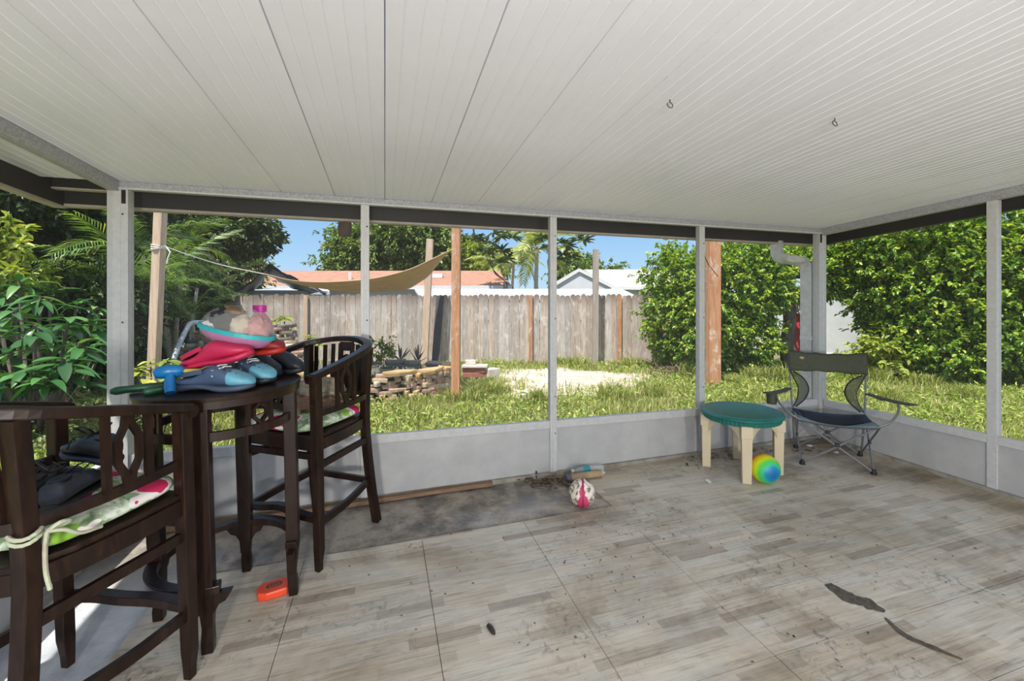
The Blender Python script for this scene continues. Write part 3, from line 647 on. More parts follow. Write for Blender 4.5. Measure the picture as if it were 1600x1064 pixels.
tree('hedge_tree', 'tall yellow-green leafy hedge filling the view beyond the right screens', hb,
     [(ap(1310, 405, 10.3), (.9, .8, .75), 7800), (ap(1355, 390, 9.9), (.9, .9, .85), 7800), (ap(1390, 440, 9.6), (.8, .9, .9), 8450), (ap(1420, 500, 9.4), (.75, .8, .85), 8450), (ap(1440, 370, 9.3), (1.1, 1, 1.0), 11700), (ap(1480, 470, 9.0), (1.0, .9, 1.3), 13000), (ap(1530, 400, 8.9), (1.1, .9, 1.25), 13000), (ap(1560, 500, 8.7), (.9, .8, 1.1), 10400), (ap(1620, 440, 8.5), (1.0, .9, 1.4), 11700), (ap(1500, 545, 8.8), (1.0, .7, .6), 9100), (ap(1590, 530, 8.4), (1.0, .7, .8), 10400), (ap(1575, 440, 8.5), (.9, .8, 1.2), 10400), (ap(1680, 520, 8.1), (1.0, .7, .9), 7800), (ap(1720, 450, 8.1), (1.1, .9, 1.5), 9100), (ap(1880, 440, 7.6), (1.2, .9, 1.5), 6500)],
     M['lf_vine'], .092, .052, ([hb, ap(1490, 500, 9.4), ap(1500, 400, 9.6)], [ap(1490, 520, 9.3), ap(1440, 450, 9.5), ap(1390, 390, 9.7)], [ap(1495, 500, 9.3), ap(1560, 420, 9.1), ap(1620, 360, 8.9)]), .10, cat='hedge', droop=.2, shell=.22)
tree('hedge_sapling', 'sprawling pale yellow-green shoots before the white vinyl fence', at(1375, 9.3, GZ), [(ap(1365, 545, 9.2), (.35, .3, .28), 600), (ap(1390, 560, 9.0), (.4, .3, .2), 500)], M['lf_yel'], .12, .06, cat='shrub')
# shaded hedge and big tree on the left
lb = at(48, 8.6, GZ)
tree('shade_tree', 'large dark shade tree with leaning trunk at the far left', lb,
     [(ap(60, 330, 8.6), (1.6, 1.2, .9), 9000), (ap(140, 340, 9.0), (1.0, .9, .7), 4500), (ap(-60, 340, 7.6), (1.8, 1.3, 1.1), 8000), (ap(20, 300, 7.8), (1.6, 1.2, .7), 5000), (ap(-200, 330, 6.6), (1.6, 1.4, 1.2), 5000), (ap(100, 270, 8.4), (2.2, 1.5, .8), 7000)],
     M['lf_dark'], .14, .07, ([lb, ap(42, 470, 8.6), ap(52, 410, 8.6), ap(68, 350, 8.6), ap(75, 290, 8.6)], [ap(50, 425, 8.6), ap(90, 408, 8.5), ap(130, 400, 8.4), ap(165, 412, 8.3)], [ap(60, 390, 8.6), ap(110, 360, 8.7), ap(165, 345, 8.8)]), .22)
tree('sunlit_sapling', 'bright yellow-green leafy boughs at the left edge of the frame', at(-10, 6.2, GZ), [(ap(5, 350, 6.2), (.20, .2, .12), 130), (ap(15, 385, 6.1), (.22, .2, .10), 160), (ap(5, 428, 6.0), (.24, .2, .09), 170), (ap(-60, 400, 6.0), (.4, .4, .4), 500), (ap(45, 432, 6.4), (.25, .2, .06), 90)], M['lf_yel'], .13, .055, tw=1.2, trunk=
     ([at(-40, 6.2, GZ), ap(-45, 500, 6.2), ap(-30, 400, 6.2)], [ap(-40, 450, 6.2), ap(-5, 420, 6.1), ap(20, 400, 6.1)]), tr=.05, droop=.35)
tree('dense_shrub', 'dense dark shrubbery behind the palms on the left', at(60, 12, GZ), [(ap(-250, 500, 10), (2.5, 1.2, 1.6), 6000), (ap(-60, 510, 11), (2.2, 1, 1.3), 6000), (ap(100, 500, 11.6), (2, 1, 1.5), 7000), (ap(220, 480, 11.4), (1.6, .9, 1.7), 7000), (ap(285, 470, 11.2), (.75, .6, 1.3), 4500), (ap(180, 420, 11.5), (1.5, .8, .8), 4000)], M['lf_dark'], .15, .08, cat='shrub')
ob = at(330, 12.6, GZ)
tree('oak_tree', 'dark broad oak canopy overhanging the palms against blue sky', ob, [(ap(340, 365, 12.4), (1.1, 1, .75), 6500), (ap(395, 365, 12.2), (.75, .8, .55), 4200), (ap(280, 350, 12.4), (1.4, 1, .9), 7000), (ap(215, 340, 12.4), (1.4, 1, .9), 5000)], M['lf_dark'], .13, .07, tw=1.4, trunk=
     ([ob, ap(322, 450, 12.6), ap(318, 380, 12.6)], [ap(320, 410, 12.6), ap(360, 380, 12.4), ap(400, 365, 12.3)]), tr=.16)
tree('olive_tree', 'low olive-green tree behind the black tarp canopy', at(385, 17, GZ), [(ap(365, 425, 16.5), (1.0, .8, .9), 3500), (ap(385, 410, 17), (.5, .5, .4), 1200), (ap(340, 440, 16), (.8, .8, .9), 3000)], M['lf_olive'], .15, .08)
# beyond the fence
tree('leafy_tree', 'large bright green tree behind the terracotta roof', at(610, 28, GZ), [(ap(610, 385, 28), (2.8, 2, 2.0), 9000), (ap(560, 400, 28), (1.8, 1.6, 1.5), 4500), (ap(670, 390, 28), (1.8, 1.6, 1.8), 6000), (ap(545, 375, 28), (1.2, 1.2, .7), 1500), (ap(640, 360, 28), (2.6, 2, 1.2), 5000), (ap(528, 412, 28), (.9, .9, .5), 900), (ap(600, 415, 28), (3.4, 1.2, 1.0), 4000)], M['lf_mid'], .26, .12, ([at(610, 28, GZ), ap(608, 440, 28), ap(612, 390, 28)],), .25)
tree('yellow_tree', 'rounded yellow-green tree right of the round orange post', at(735, 30, GZ), [(ap(738, 412, 30), (1.7, 1.3, 1.0), 4500), (ap(705, 410, 30), (1.8, 1.2, 1.3), 4500), (ap(760, 425, 29), (1.3, 1, .7), 2500)], M['lf_yel'], .28, .12, ([at(735, 30, GZ), ap(735, 430, 30)],), .2)
tree('dark_tree', 'dark tree top far behind the yellow-green tree', at(722, 37, GZ), [(ap(732, 392, 37), (2.2, 1.6, 1.0), 3500), (ap(700, 387, 37), (1.8, 1.4, 1.3), 3000)], M['lf_dark'], .35, .16, ([at(722, 37, GZ), ap(720, 430, 37), ap(720, 400, 37)],), .25)
tb = at(790, 18.3, GZ)
r = thing('broadleaf_tree', 'sparse tree with dark paddle leaves in whorls beyond the fence', 'tree', tb)
br = [(748, 372), (760, 378), (772, 365), (782, 370), (765, 392), (785, 392), (752, 390), (778, 410), (792, 405), (875, 378), (886, 384), (902, 372), (912, 376), (880, 398), (892, 400), (870, 404), (800, 372), (858, 385), (845, 372)]
PP = []; DD = []
hub1 = ap(790, 440, 18.3)-tb
bb_ = MB()
for px, py in br:
    c = ap(px, py, 18.3+random.uniform(-.4, .4))-tb; h2 = ap(770, 420, 18.3)-tb if px < 800 else ap(858, 398, 18.3)-tb
    bb_.tube(smooth_path([hub1 if px < 800 else ap(862, 446, 18.3)-tb, h2, c], 4), .012, 5); n = 13; a = rng.random(n)*6.28
    PP.append(np.tile(c, (n, 1))); DD.append(np.stack([np.cos(a), np.sin(a), rng.uniform(-.4, .9, n)], 1))
bb_.tube([Vector((0, 0, 0)), hub1], .09, 8); bb_.build('trunk', M['bark'], r)
PP = np.concatenate(PP); n = len(PP); leaves('foliage', PP, np.concatenate(DD), unit(n)*.4+np.array([0, 0, 1.]), rng.uniform(.36, .6, n), rng.uniform(.12, .17, n), M['lf_dark'], r)
for i, (px, py, F, rx, lab) in enumerate(((908, 412, 42, 1.2, 'small far tree top just left of the pale gable'), (945, 424, 44, 2.0, 'far tree top peeping over the pale shingle roof'), (885, 418, 40, 1.3, 'far green tree behind the white screen post and pale gable'))):
    tree('far_tree', lab, at(px, F, GZ), [(ap(px, py, F), (rx, 1, .9), 900), (ap(px, py+12, F), (rx, 1, .9), 700)], M['lf_mid'], .35, .18, ([at(px, F, GZ), ap(px, py, F)],), .2)

# palms
def frond_mesh(L, n, ll, sag, m, seed, w=.030, fan=0):
    random.seed(seed); V = []; F_ = []
    pts = [Vector((L*t, 0, L*(.55*t-sag*t*t))) for t in [i/14 for i in range(15)]]
    b = MB(); b.tube(pts, .012, 5, radii=[.016*(1-.8*i/14) for i in range(15)])
    for i in range(n):
        t = .16+.84*i/(n-1); k = t*14; j = min(int(k), 13); p = pts[j].lerp(pts[j+1], k-j); tn = (pts[j+1]-pts[j]).normalized()
        s = ll*(math.sin(math.pi*min(1, .18+.72*t))**.7)*random.uniform(.85, 1.1)
        for sd in (-1, 1):
            d = (tn*(.55+.7*t)+Vector((0, sd, 0))+Vector((0, 0, .25-random.uniform(0, .25)))).normalized(); e = p+d*s*.55; q = p+d*s+Vector((0, 0, -s*random.uniform(.18, .40)))
            u = tn*w*.5; b.add([p-u*.5, p+u*.5, e+u, q, e-u], [(0, 1, 2, 4), (4, 2, 3)])
    return b.mesh('frond', m)
FM = [frond_mesh(1.7, 30, .46, .55, M['frond'], 1), frond_mesh(1.5, 28, .42, .75, M['frond'], 2), frond_mesh(1.9, 32, .5, .42, M['frond'], 3), frond_mesh(1.3, 26, .36, .95, M['frond'], 4)]
M['frond_far'] = leafmat('far_fronds', [(0, (.18, .26, .07)), (.5, (.34, .42, .12)), (1, (.62, .60, .26))], .5, .3)
FMF = [frond_mesh(2.2, 26, .75, .75, M['frond_far'], 5, .11), frond_mesh(2.0, 24, .7, 1.05, M['frond_far'], 6, .11), frond_mesh(2.0, 24, .7, .45, M['frond_far'], 8, .11)]
FD = [frond_mesh(1.5, 24, .34, 1.2, M['frond_dry'], 7)]
def palm(label, base, stems, nf, scale=1., dry=0, mesh=None, tr=.045, bark='palebark'):
    r = thing('palm', label, 'palm', base); b = 0
    for top, k in stems:
        P = smooth_path([Vector((0, 0, 0)), (Vector(top)-base)*.5+Vector((random.uniform(-.08, .08), 0, 0)), Vector(top)-base], 5)
        MB().tube(P, tr, 8, radii=[tr*(1.1-.35*i/(len(P)-1)) for i in range(len(P))]).build('stem', M[bark], r, smooth=True)
        a0 = random.uniform(0, 6)
        for i in range(k):
            me = random.choice(FD if (dry and i < dry) else (mesh or FM)); s = scale*random.uniform(.8, 1.15)
            pitch = random.uniform(-.75, .35) if not (dry and i < dry) else .35
            inst('frond', me, r, Matrix.Translation(P[-1]) @ Matrix.Rotation(a0+i*2.4, 4, 'Z') @ Matrix.Rotation(pitch, 4, 'Y') @ Matrix.Diagonal((s, s, s, 1)))
random.seed(5)
palm('clumping palm with thin grey stems just right of the left corner post', at(222, 8.2, GZ), [(ap(224, 400, 8.2), 12), (ap(212, 450, 8.0), 9), (ap(240, 470, 7.8), 8)], 10, .9)
palm('feathery palm clump behind the leaning post with a drooping brown frond', at(272, 9.9, GZ), [(ap(292, 390, 10.0), 12), (ap(258, 430, 9.8), 9), (ap(255, 495, 9.7), 8)], 12, .78, dry=2)
palm('bright low palm whose fronds spread toward the stone rockery', at(296, 9.8, GZ), [(ap(300, 490, 9.6), 12), (ap(308, 450, 10.0), 9)], 12, .58)
palm('shadowed palm between the large-leaved shrub and corner post', at(150, 8.4, GZ), [(ap(128, 462, 8.4), 9), (ap(160, 440, 8.8), 9)], 12, .62, dry=5)
palm('feathery palm with pale trunk beyond the fence', at(838, 20.5, GZ), [(ap(839, 390, 20.5), 16)], 14, 1.0, mesh=FMF, tr=.12, bark='palebark')
palm('shorter palm left of the pale-trunked palm behind the fence', at(800, 26, GZ), [(ap(803, 410, 26), 12), (ap(780, 420, 26), 10)], 14, .9, mesh=FMF, tr=.10)

# large-leaved shrub outside the left screen: every leaf a piece of its own
def big_leaf(L, W, droop, fold, m, n=7):
    b = MB(); vs_ = []; fs_ = []
    for i in range(n):
        t = i/(n-1); w = W*.5*(math.sin(math.pi*t**.85)**.8 if 0 < t < 1 else (.06 if t == 0 else .0)); z = -droop*L*t*t+.12*L*t
        vs_ += [(L*t, w, z+w*fold), (L*t, 0, z), (L*t, -w, z+w*fold)]
    for i in range(n-1):
        a = i*3; fs_ += [(a, a+1, a+4, a+3), (a+1, a+2, a+5, a+4)]
    return b.add(vs_, fs_).mesh('leaf', m, True)
LM = [big_leaf(.31, .085, .35, .3, M['plum']), big_leaf(.27, .08, .6, .35, M['plum']), big_leaf(.35, .09, .2, .25, M['plum']), big_leaf(.23, .075, .8, .3, M['plum'])]
random.seed(21)
def rosette_plant(name, label, base, spots, meshes, nleaf, cat, stem=.018, sc=1.0, up=(-.35, .55)):
    r = thing(name, label, cat, base); sb = MB()
    for c in spots:
        c = Vector(c)-base; sb.tube(smooth_path([Vector((random.uniform(-.06, .06), random.uniform(-.06, .06), 0)), Vector((c.x*.6, c.y*.6, c.z*.45)), c], 4), stem, 6)
        a0 = random.uniform(0, 6)
        for i in range(nleaf):
            s = sc*random.uniform(.75, 1.15)
            inst('leaf', random.choice(meshes), r, Matrix.Translation(c+Vector((0, 0, -.012*i))) @ Matrix.Rotation(a0+i*2.4+random.uniform(-.2, .2), 4, 'Z') @ Matrix.Rotation(-random.uniform(*up)*(1-.5*i/nleaf), 4, 'Y') @ Matrix.Rotation(random.uniform(-.3, .3), 4, 'X') @ Matrix.Diagonal((s, s, s, 1)))
    sb.build('stem', M['bark'], r); return r
rosette_plant('large_leaf_shrub', 'shrub of large glossy green leaf whorls outside the left screen', at(55, 5.0, GZ),
    [ap(54, 508, 4.7), ap(100, 560, 4.6), ap(125, 535, 4.9), ap(108, 496, 5.1), ap(22, 485, 5.0), ap(62, 462, 5.4), ap(15, 545, 4.7), ap(145, 505, 5.3), ap(40, 575, 4.5), ap(155, 545, 5.2), ap(-25, 510, 4.8), ap(80, 530, 5.3), ap(-40, 570, 4.6), ap(30, 440, 5.5), ap(70, 590, 4.4), ap(10, 590, 4.4), ap(115, 585, 4.7), ap(-10, 450, 5.4)], LM, 12, 'shrub', sc=1.15, up=(-.45, .4))
rosette_plant('plumeria_bush', 'taller dark-leaved shrub behind the large glossy shrub', at(95, 6.4, GZ),
    [ap(30, 450, 6.2), ap(75, 455, 6.5), ap(120, 470, 6.4), ap(150, 480, 6.6), ap(165, 530, 6.3), ap(10, 500, 6.2), ap(100, 510, 6.2), ap(-30, 470, 6.0), ap(60, 540, 6.1), ap(140, 560, 6.0)], LM, 10, 'shrub', up=(-.3, .8))
CM = [big_leaf(.17, .075, .4, .25, M['lf_yel']), big_leaf(.14, .065, .7, .3, M['lf_yel'])]
rosette_plant('croton_shrub', 'yellow-green leafy shrub at the foot of the leaning post', at(245, 4.9, GZ), [ap(215, 575, 4.8), ap(235, 565, 4.9), ap(262, 562, 5.0), ap(285, 572, 4.9), ap(225, 600, 4.6), ap(250, 598, 4.6), ap(275, 598, 4.7), ap(210, 622, 4.5), ap(240, 625, 4.5)], CM, 9, 'shrub', .008, up=(-.2, .8))
rosette_plant('yellow_shrub', 'small yellow-green shrub against the fence above the rockery', at(440, 10.8, GZ), [ap(430, 500, 10.7), ap(445, 495, 10.8), ap(455, 508, 10.7), ap(425, 515, 10.6), ap(440, 515, 10.6), ap(485, 525, 10.6), ap(495, 535, 10.6)], CM, 9, 'shrub', .012, 1.5, (-.2, .8))
tree('shade_foliage', 'dark foliage filling the gaps behind the large-leaved shrubs', at(70, 7.4, GZ), [(ap(60, 520, 7.2), (1.2, .5, .8), 4500), (ap(150, 500, 7.4), (.9, .5, .9), 3500), (ap(-80, 500, 6.6), (1.2, .6, .9), 3000)], M['lf_dark'], .14, .07, cat='shrub')
# low plants seen by the left corner and along the pond rim
tree('ground_cover', 'low pale-flecked weeds in the shade by the left screen', at(120, 5.2, GZ), [(at(125, 5.0, .05), (.7, .5, .22), 700), (at(60, 4.6, 0), (.6, .4, .15), 500), (at(160, 4.7, .05), (.3, .5, .2), 400)], M['lf_olive'], .07, .035, cat='weed')
AG = big_leaf(.34, .05, -.1, .5, plain('agave_leaf', (.14, .10, .08), .6, 0, (.09, .10, .06), 5))
random.seed(3)
for px, lab in ((626, 'small dark agave left of the other on the pond rim'), (653, 'small dark agave nearest the dark plank on pond rim')):
    rosette_plant('agave', lab, at(px, 8.8, .3), [at(px, 8.8, .34)], [AG], 9, 'plant', .01, 1.0, (.4, 1.2))
tree('pond_weed', 'bright green fern-like weed behind the pond rim', at(598, 8.9, .2), [(at(598, 8.9, .48), (.18, .12, .16), 260)], M['lf_mid'], .10, .04, cat='weed')
M['straw'] = leafmat('dry_straw', [(0, (.16, .12, .08)), (1, (.34, .27, .18))], .8, .1)
n = 500; P = np.array(at(1063, 9.6, GZ+.03))+rng.normal(size=(n, 3))*np.array([.35, .2, .05]); o = leaves('straw_heap', P, unit(n)*np.array([1, 1, .4]), unit(n)+np.array([0, 0, 1.]), rng.uniform(.15, .35, n), np.full(n, .014), M['straw'], None)
tag(o, 'heap of dry brown plant stalks in the grass', 'straw', kind='stuff')

# ------------------------------------------------------------------ beyond the fences
vf = thing('vinyl_fence', 'white vinyl panel fence half hidden behind the right hedge', 'fence', Vector((12.6, 5, GZ)))
for y0 in (3.6, 6.0, 8.4, 10.8):
    MB().mm((-.012, y0-5+.06, .05), (.012, y0-5+2.34, 1.85)).build('panel', M['pvc'], vf)
    for z in (.10, 1.86): MB().mm((-.03, y0-5+.06, z-.05), (.03, y0-5+2.34, z+.05)).build('rail', M['pvc'], vf, bevel=.005)
    b = MB().mm((-.06, y0-5-.06, -.02), (.06, y0-5+.06, 2.0)); b.prism([(-.07, y0-5-.07), (.07, y0-5-.07), (.07, y0-5+.07), (-.07, y0-5+.07)], 2.0, 2.04); b.build('post', M['pvc'], vf)
M['red'] = plain('red_play_panel', (.42, .035, .03), .5, 0, (.32, .03, .025), 5); M['redwood'] = plain('red_brown_timber', (.16, .05, .035), .7, 0, (.09, .03, .022), 6)
pl = thing('play_set', 'red wooden play set in the shade under the vine bush', 'play set', at(1235, 10.4, GZ))
pb = pl.location
MB().sweep([at(1203, 10.2, GZ)-pb, ap(1207, 430, 10.3)-pb], .10, .10, up=yd(0, 1)).build('post', M['redwood'], pl)
MB().sweep([at(1262, 10.4, GZ)-pb, ap(1260, 430, 10.4)-pb], .10, .10, up=yd(0, 1)).build('post', M['redwood'], pl)
MB().sweep([ap(1198, 432, 10.3)-pb, ap(1275, 432, 10.4)-pb], .10, .12, up=yd(0, 1)).build('beam', M['redwood'], pl)
MB().sweep([ap(1247, 562, 10.1)-pb, ap(1247, 490, 10.5)-pb], .28, .04, up=yd(0, 1)).build('slide_panel', M['red'], pl)
sw = thing('disc_swing', 'round wooden disc swing hanging on a rope under vine bush', 'swing', ap(1207, 541, 9.9))
b = MB(); b.lathe([(.0, -.02), (.15, -.02), (.16, 0), (.15, .02), (.0, .02)], 20, Matrix.Rotation(-TH, 4, 'Z') @ Matrix.Rotation(-.75, 4, 'Y') @ Matrix.Rotation(.5, 4, 'X')); b.build('seat', plain('worn_yellow_seat', (.50, .40, .20), .6), sw)
MB().tube([Vector((0, 0, 0)), ap(1214, 500, 9.95)-sw.location, ap(1213, 440, 10.1)-sw.location], .010, 6).build('swing_rope', M['rope'], sw)
tb = at(1233, 9.9, GZ); r = thing('tree_trunk', 'dark gnarled trunk between disc swing and red slide panel', 'tree', tb)
MB().tube([p-tb for p in smooth_path([at(1232, 9.9, GZ), ap(1228, 540, 9.9), ap(1234, 500, 9.9), ap(1228, 450, 10)], 4)], .13, 9).tube([p-tb for p in smooth_path([ap(1240, 560, 9.9), ap(1236, 510, 9.95), ap(1246, 460, 10)], 4)], .07, 7).build('trunk', M['bark'], r, smooth=True)

M['terra'] = plain('terracotta_shingle', (.37, .19, .13), .9, 0, (.27, .14, .10), 3, (1, 1, 1), .3); M['lav'] = plain('pale_lavender_wall', (.66, .66, .72), .8, 0, (.6, .6, .66), 2)
M['shingle'] = plain('pale_grey_shingle', (.44, .43, .41), .9, 0, (.32, .31, .30), 4, (1, 1, 1), .3); M['trimw'] = plain('white_trim', (.80, .80, .80), .6)
M['roofw'] = plain('white_metal_roof', (.66, .69, .74), .4, 0, (.60, .63, .68), 1)
M['glass'] = plain('dark_window', (.06, .08, .10), .1)
def house(label, base, parts):
    r = thing('house', label, 'house', base)
    for name, m, fn in parts:
        b = MB(); fn(b); o = b.build(name, m, r); o.data.transform(Matrix.Translation(-base))
    return r
def quadprism(b, pts, th):       # thick sheet from four corners
    P = [Vector(p) for p in pts]; n = (P[1]-P[0]).cross(P[3]-P[0]).normalized()*th
    b.add(P+[p-n for p in P], [(0, 1, 2, 3), (7, 6, 5, 4), (0, 4, 5, 1), (1, 5, 6, 2), (2, 6, 7, 3), (3, 7, 4, 0)])
h1 = yd(-6, 22, GZ); Zr, Ze = 3.24, 2.31
house('long low house with a terracotta shingle roof behind the fence', h1, [
    ('roof', M['terra'], lambda b: (quadprism(b, [yd(-15, 19, Ze), yd(.0, 19, Ze), yd(-.7, 22, Zr), yd(-15, 22, Zr)], .12), quadprism(b, [yd(-15, 22, Zr), yd(-.7, 22, Zr), yd(.0, 24.5, Ze), yd(-15, 24.5, Ze)], .12), quadprism(b, [yd(.0, 19, Ze), yd(.2, 24.5, Ze), yd(-.7, 22, Zr), yd(-.7, 21.9, Zr)], .12))),
    ('wall', M['lav'], lambda b: quadprism(b, [yd(-15, 19.4, GZ), yd(-.3, 19.4, GZ), yd(-.3, 19.4, Ze), yd(-15, 19.4, Ze)], 4.5)),
    ('fascia', M['trimw'], lambda b: quadprism(b, [yd(-15, 18.98, Ze-.14), yd(0, 18.98, Ze-.14), yd(0, 18.98, Ze+.02), yd(-15, 18.98, Ze+.02)], .03)),
    ('roof_vent', M['trimw'], lambda b: b.box(ap(547, 433, 20.3), (.14, .14, .45))), ('roof_vent', M['trimw'], lambda b: b.box(ap(682, 431, 20.6), (.60, .25, .2), rz=-TH))])
h2 = yd(4.5, 15, GZ)
r = thing('carport', 'long white metal carport roof just above the fence top', 'carport', h2)
b = MB(); quadprism(b, [at(655, 15, 1.80), at(992, 15, 1.80), at(972, 17, 2.10), at(648, 17, 2.10)], .08); o = b.build('roof_panel', M['roofw'], r); o.data.transform(Matrix.Translation(-h2))
b = MB(); quadprism(b, [at(655, 14.99, 1.70), at(992, 14.99, 1.70), at(992, 14.99, 1.80), at(655, 14.99, 1.80)], .03); o = b.build('fascia', M['trimw'], r); o.data.transform(Matrix.Translation(-h2))
for px in (670, 760, 850, 960): MB().box(at(px, 15.3, (GZ+1.8)/2)-h2, (.08, .08, 1.8-GZ)).build('post', M['trimw'], r)
r = thing('porch_roof', 'pale porch awning edge behind the fence under the tarp', 'awning', at(440, 15.5, GZ))
b = MB(); quadprism(b, [at(372, 15, 1.95), at(515, 15, 1.95), at(510, 17, 2.12), at(378, 17, 2.12)], .12); o = b.build('awning_panel', M['roofw'], r); o.data.transform(Matrix.Translation(-r.location))
for px in (380, 508): MB().box(at(px, 15.4, (GZ+1.9)/2)-r.location, (.08, .08, 1.9-GZ)).build('post', M['trimw'], r)
h3 = at(905, 24, GZ); 
gl, gp, gr_ = ap(868, 444, 23.5), ap(905, 422, 23.5), ap(957, 448, 23.5)
bk = yd(0, 5)
def h3wall(b):
    w0 = Vector((gl.x, gl.y, GZ))+yd(.1, .06); w1 = Vector((gr_.x, gr_.y, GZ))+yd(-.1, .06); P = [w0, w1, Vector((w1.x, w1.y, gr_.z)), gp+yd(0, .06), Vector((w0.x, w0.y, gl.z))]
    Q = [p+yd(0, .2) for p in P]; b.add(P+Q, [(0, 1, 2, 3, 4), (9, 8, 7, 6, 5)]+[(i, (i+1) % 5, 5+(i+1) % 5, 5+i) for i in range(5)])
house('pale house with a white gable and shingle roof beyond the fence', h3, [
    ('roof', M['shingle'], lambda b: (quadprism(b, [gr_, gp, gp+bk, gr_+bk], .10), quadprism(b, [gp, gl, gl+bk, gp+bk], .10), quadprism(b, [ap(955, 448, 25), ap(1090, 450, 25), ap(1090, 421, 29), ap(912, 421, 29)], .12))),
    ('gable_wall', M['lav'], h3wall), ('louvre_vent', plain('grey_louvre', (.40, .42, .46), .7), lambda b: b.box(ap(910, 438, 23.8), (.22, .08, .45), rz=-TH)),
    ('barge_board', M['trimw'], lambda b: b.sweep([gl, gp, gr_], .06, .17)),
    ('wall', M['lav'], lambda b: quadprism(b, [at(975, 25.5, GZ), at(1090, 25.5, GZ), ap(1090, 451, 25.5), ap(975, 451, 25.5)], 3)),
    ('fascia', M['trimw'], lambda b: b.sweep([ap(955, 450, 24.95), ap(1090, 452, 24.95)], .05, .16))])
h4 = at(0, 17, GZ)
house('pale neighbour house with a blue window glimpsed through the left trees', h4, [
    ('wall', M['lav'], lambda b: quadprism(b, [at(-260, 16, GZ), at(95, 17.5, GZ), at(95, 17.5, 2.7), at(-260, 16, 2.7)], 4)),
    ('roof', M['shingle'], lambda b: quadprism(b, [at(-280, 15.5, 2.6), at(105, 17.1, 2.6), at(100, 20, 3.6), at(-270, 19, 3.6)], .12)),
    ('window', plain('blue_pane', (.16, .35, .60), .15), lambda b: quadprism(b, [at(3, 16.9, 1.75), at(35, 17.05, 1.75), at(35, 17.05, 2.35), at(3, 16.9, 2.35)], -.2))])
tp = thing('tarp_canopy', 'black and blue tarpaulin canopy with pointed ridge behind the fence', 'canopy', at(430, 13.6, GZ))
M['tarpk'] = plain('black_tarp', (.035, .035, .040), .6, 0, (.02, .02, .022), 6); M['tarpb'] = plain('blue_tarp', (.05, .16, .34), .5, 0, (.04, .12, .26), 6)
tb = tp.location
def sheet(a, b_, c, d, sag):
    return lambda u, v: (a.lerp(b_, u)).lerp(d.lerp(c, u), v)+Vector((0, 0, -sag*math.sin(math.pi*u)+.03*math.sin(u*19+v*5)))-tb
pk, pk2 = ap(420, 412, 13.2), ap(424, 418, 15.4)
MB().surf(sheet(ap(364, 457, 13.0), pk, ap(418, 428, 15.6), ap(385, 461, 15.6), .10), 14, 6).build('tarp', M['tarpk'], tp, smooth=True, solid=.01)
MB().surf(sheet(pk, ap(512, 456, 13.2), ap(478, 459, 15.6), ap(418, 428, 15.6), .05), 14, 6).build('tarp', M['tarpb'], tp, smooth=True, solid=.01)
MB().surf(sheet(pk+Vector((0, 0, -.02)), ap(512, 458, 13.15), ap(508, 460, 13.1), ap(421, 415, 13.15), .06), 14, 4).build('tarp_edge', M['tarpk'], tp, smooth=True, solid=.01)
for px, F in ((366, 13.0), (510, 13.2), (374, 15.5), (504, 15.5)): MB().tube([at(px, F, GZ)-tb, ap(px, 460, F)-tb], .02, 8).build('pole', M['steel'], tp)

# downspout, hanging block and cords on the porch's outside
dp = thing('downspout', 'white downspout with an elbow beside the right corner post', 'downspout', Vector((4.40, 3.66, GZ)))
pth = smooth_path([(-.20, .10, 2.255), (-.20, .10, 2.16), (-.19, .095, 2.10), (-.13, .065, 2.055), (.0, .0, 2.03), (.055, -.03, 1.985), (.065, -.04, 1.90), (.065, -.04, 1.2), (.065, -.04, .6), (.065, -.04, .02)], 4)
MB().sweep(pth, .075, .105, up=(.35, -.94, 0)).build('spout_pipe', M['galv'], dp, bevel=.008)
MB().sweep([(.065, -.045, 1.2), (.065, -.045, 1.16)], .085, .115, up=(.35, -.94, 0)).build('strap', M['alu'], dp)
hk = thing('hanging_block', 'small rusty brown block hanging under the fascia beam', 'block', ap(539, 358, 3.55))
MB().box((0, 0, 0), (.09, .07, .12), rz=-TH).build('block_body', plain('rusty_wood', (.09, .06, .035), .8, 0, (.05, .028, .018), 9), hk, bevel=.006)
cb = thing('black_cable', 'black cable hanging outside the right screen near its post', 'cable', Vector((4.75, 2.05, 2.2)))
MB().tube([Vector(p)-cb.location for p in smooth_path([(4.75, 2.02, 2.24), (4.75, 2.02, 1.9), (4.75, 2.03, 1.5), (4.74, 2.0, 1.2), (4.75, 2.06, 1.05)], 5)], .005, 6).build('cord', M['black'], cb)
cb = thing('thin_cord', 'thin dark cord slanting from screen post toward orange post', 'cord', Vector((2.97, 3.56, 2.05)))
MB().tube([Vector((0, 0, 0)), ap(1108, 415, 4.4)-cb.location, ap(1122, 432, 4.7)-cb.location], .004, 5).build('cord', M['black'], cb)
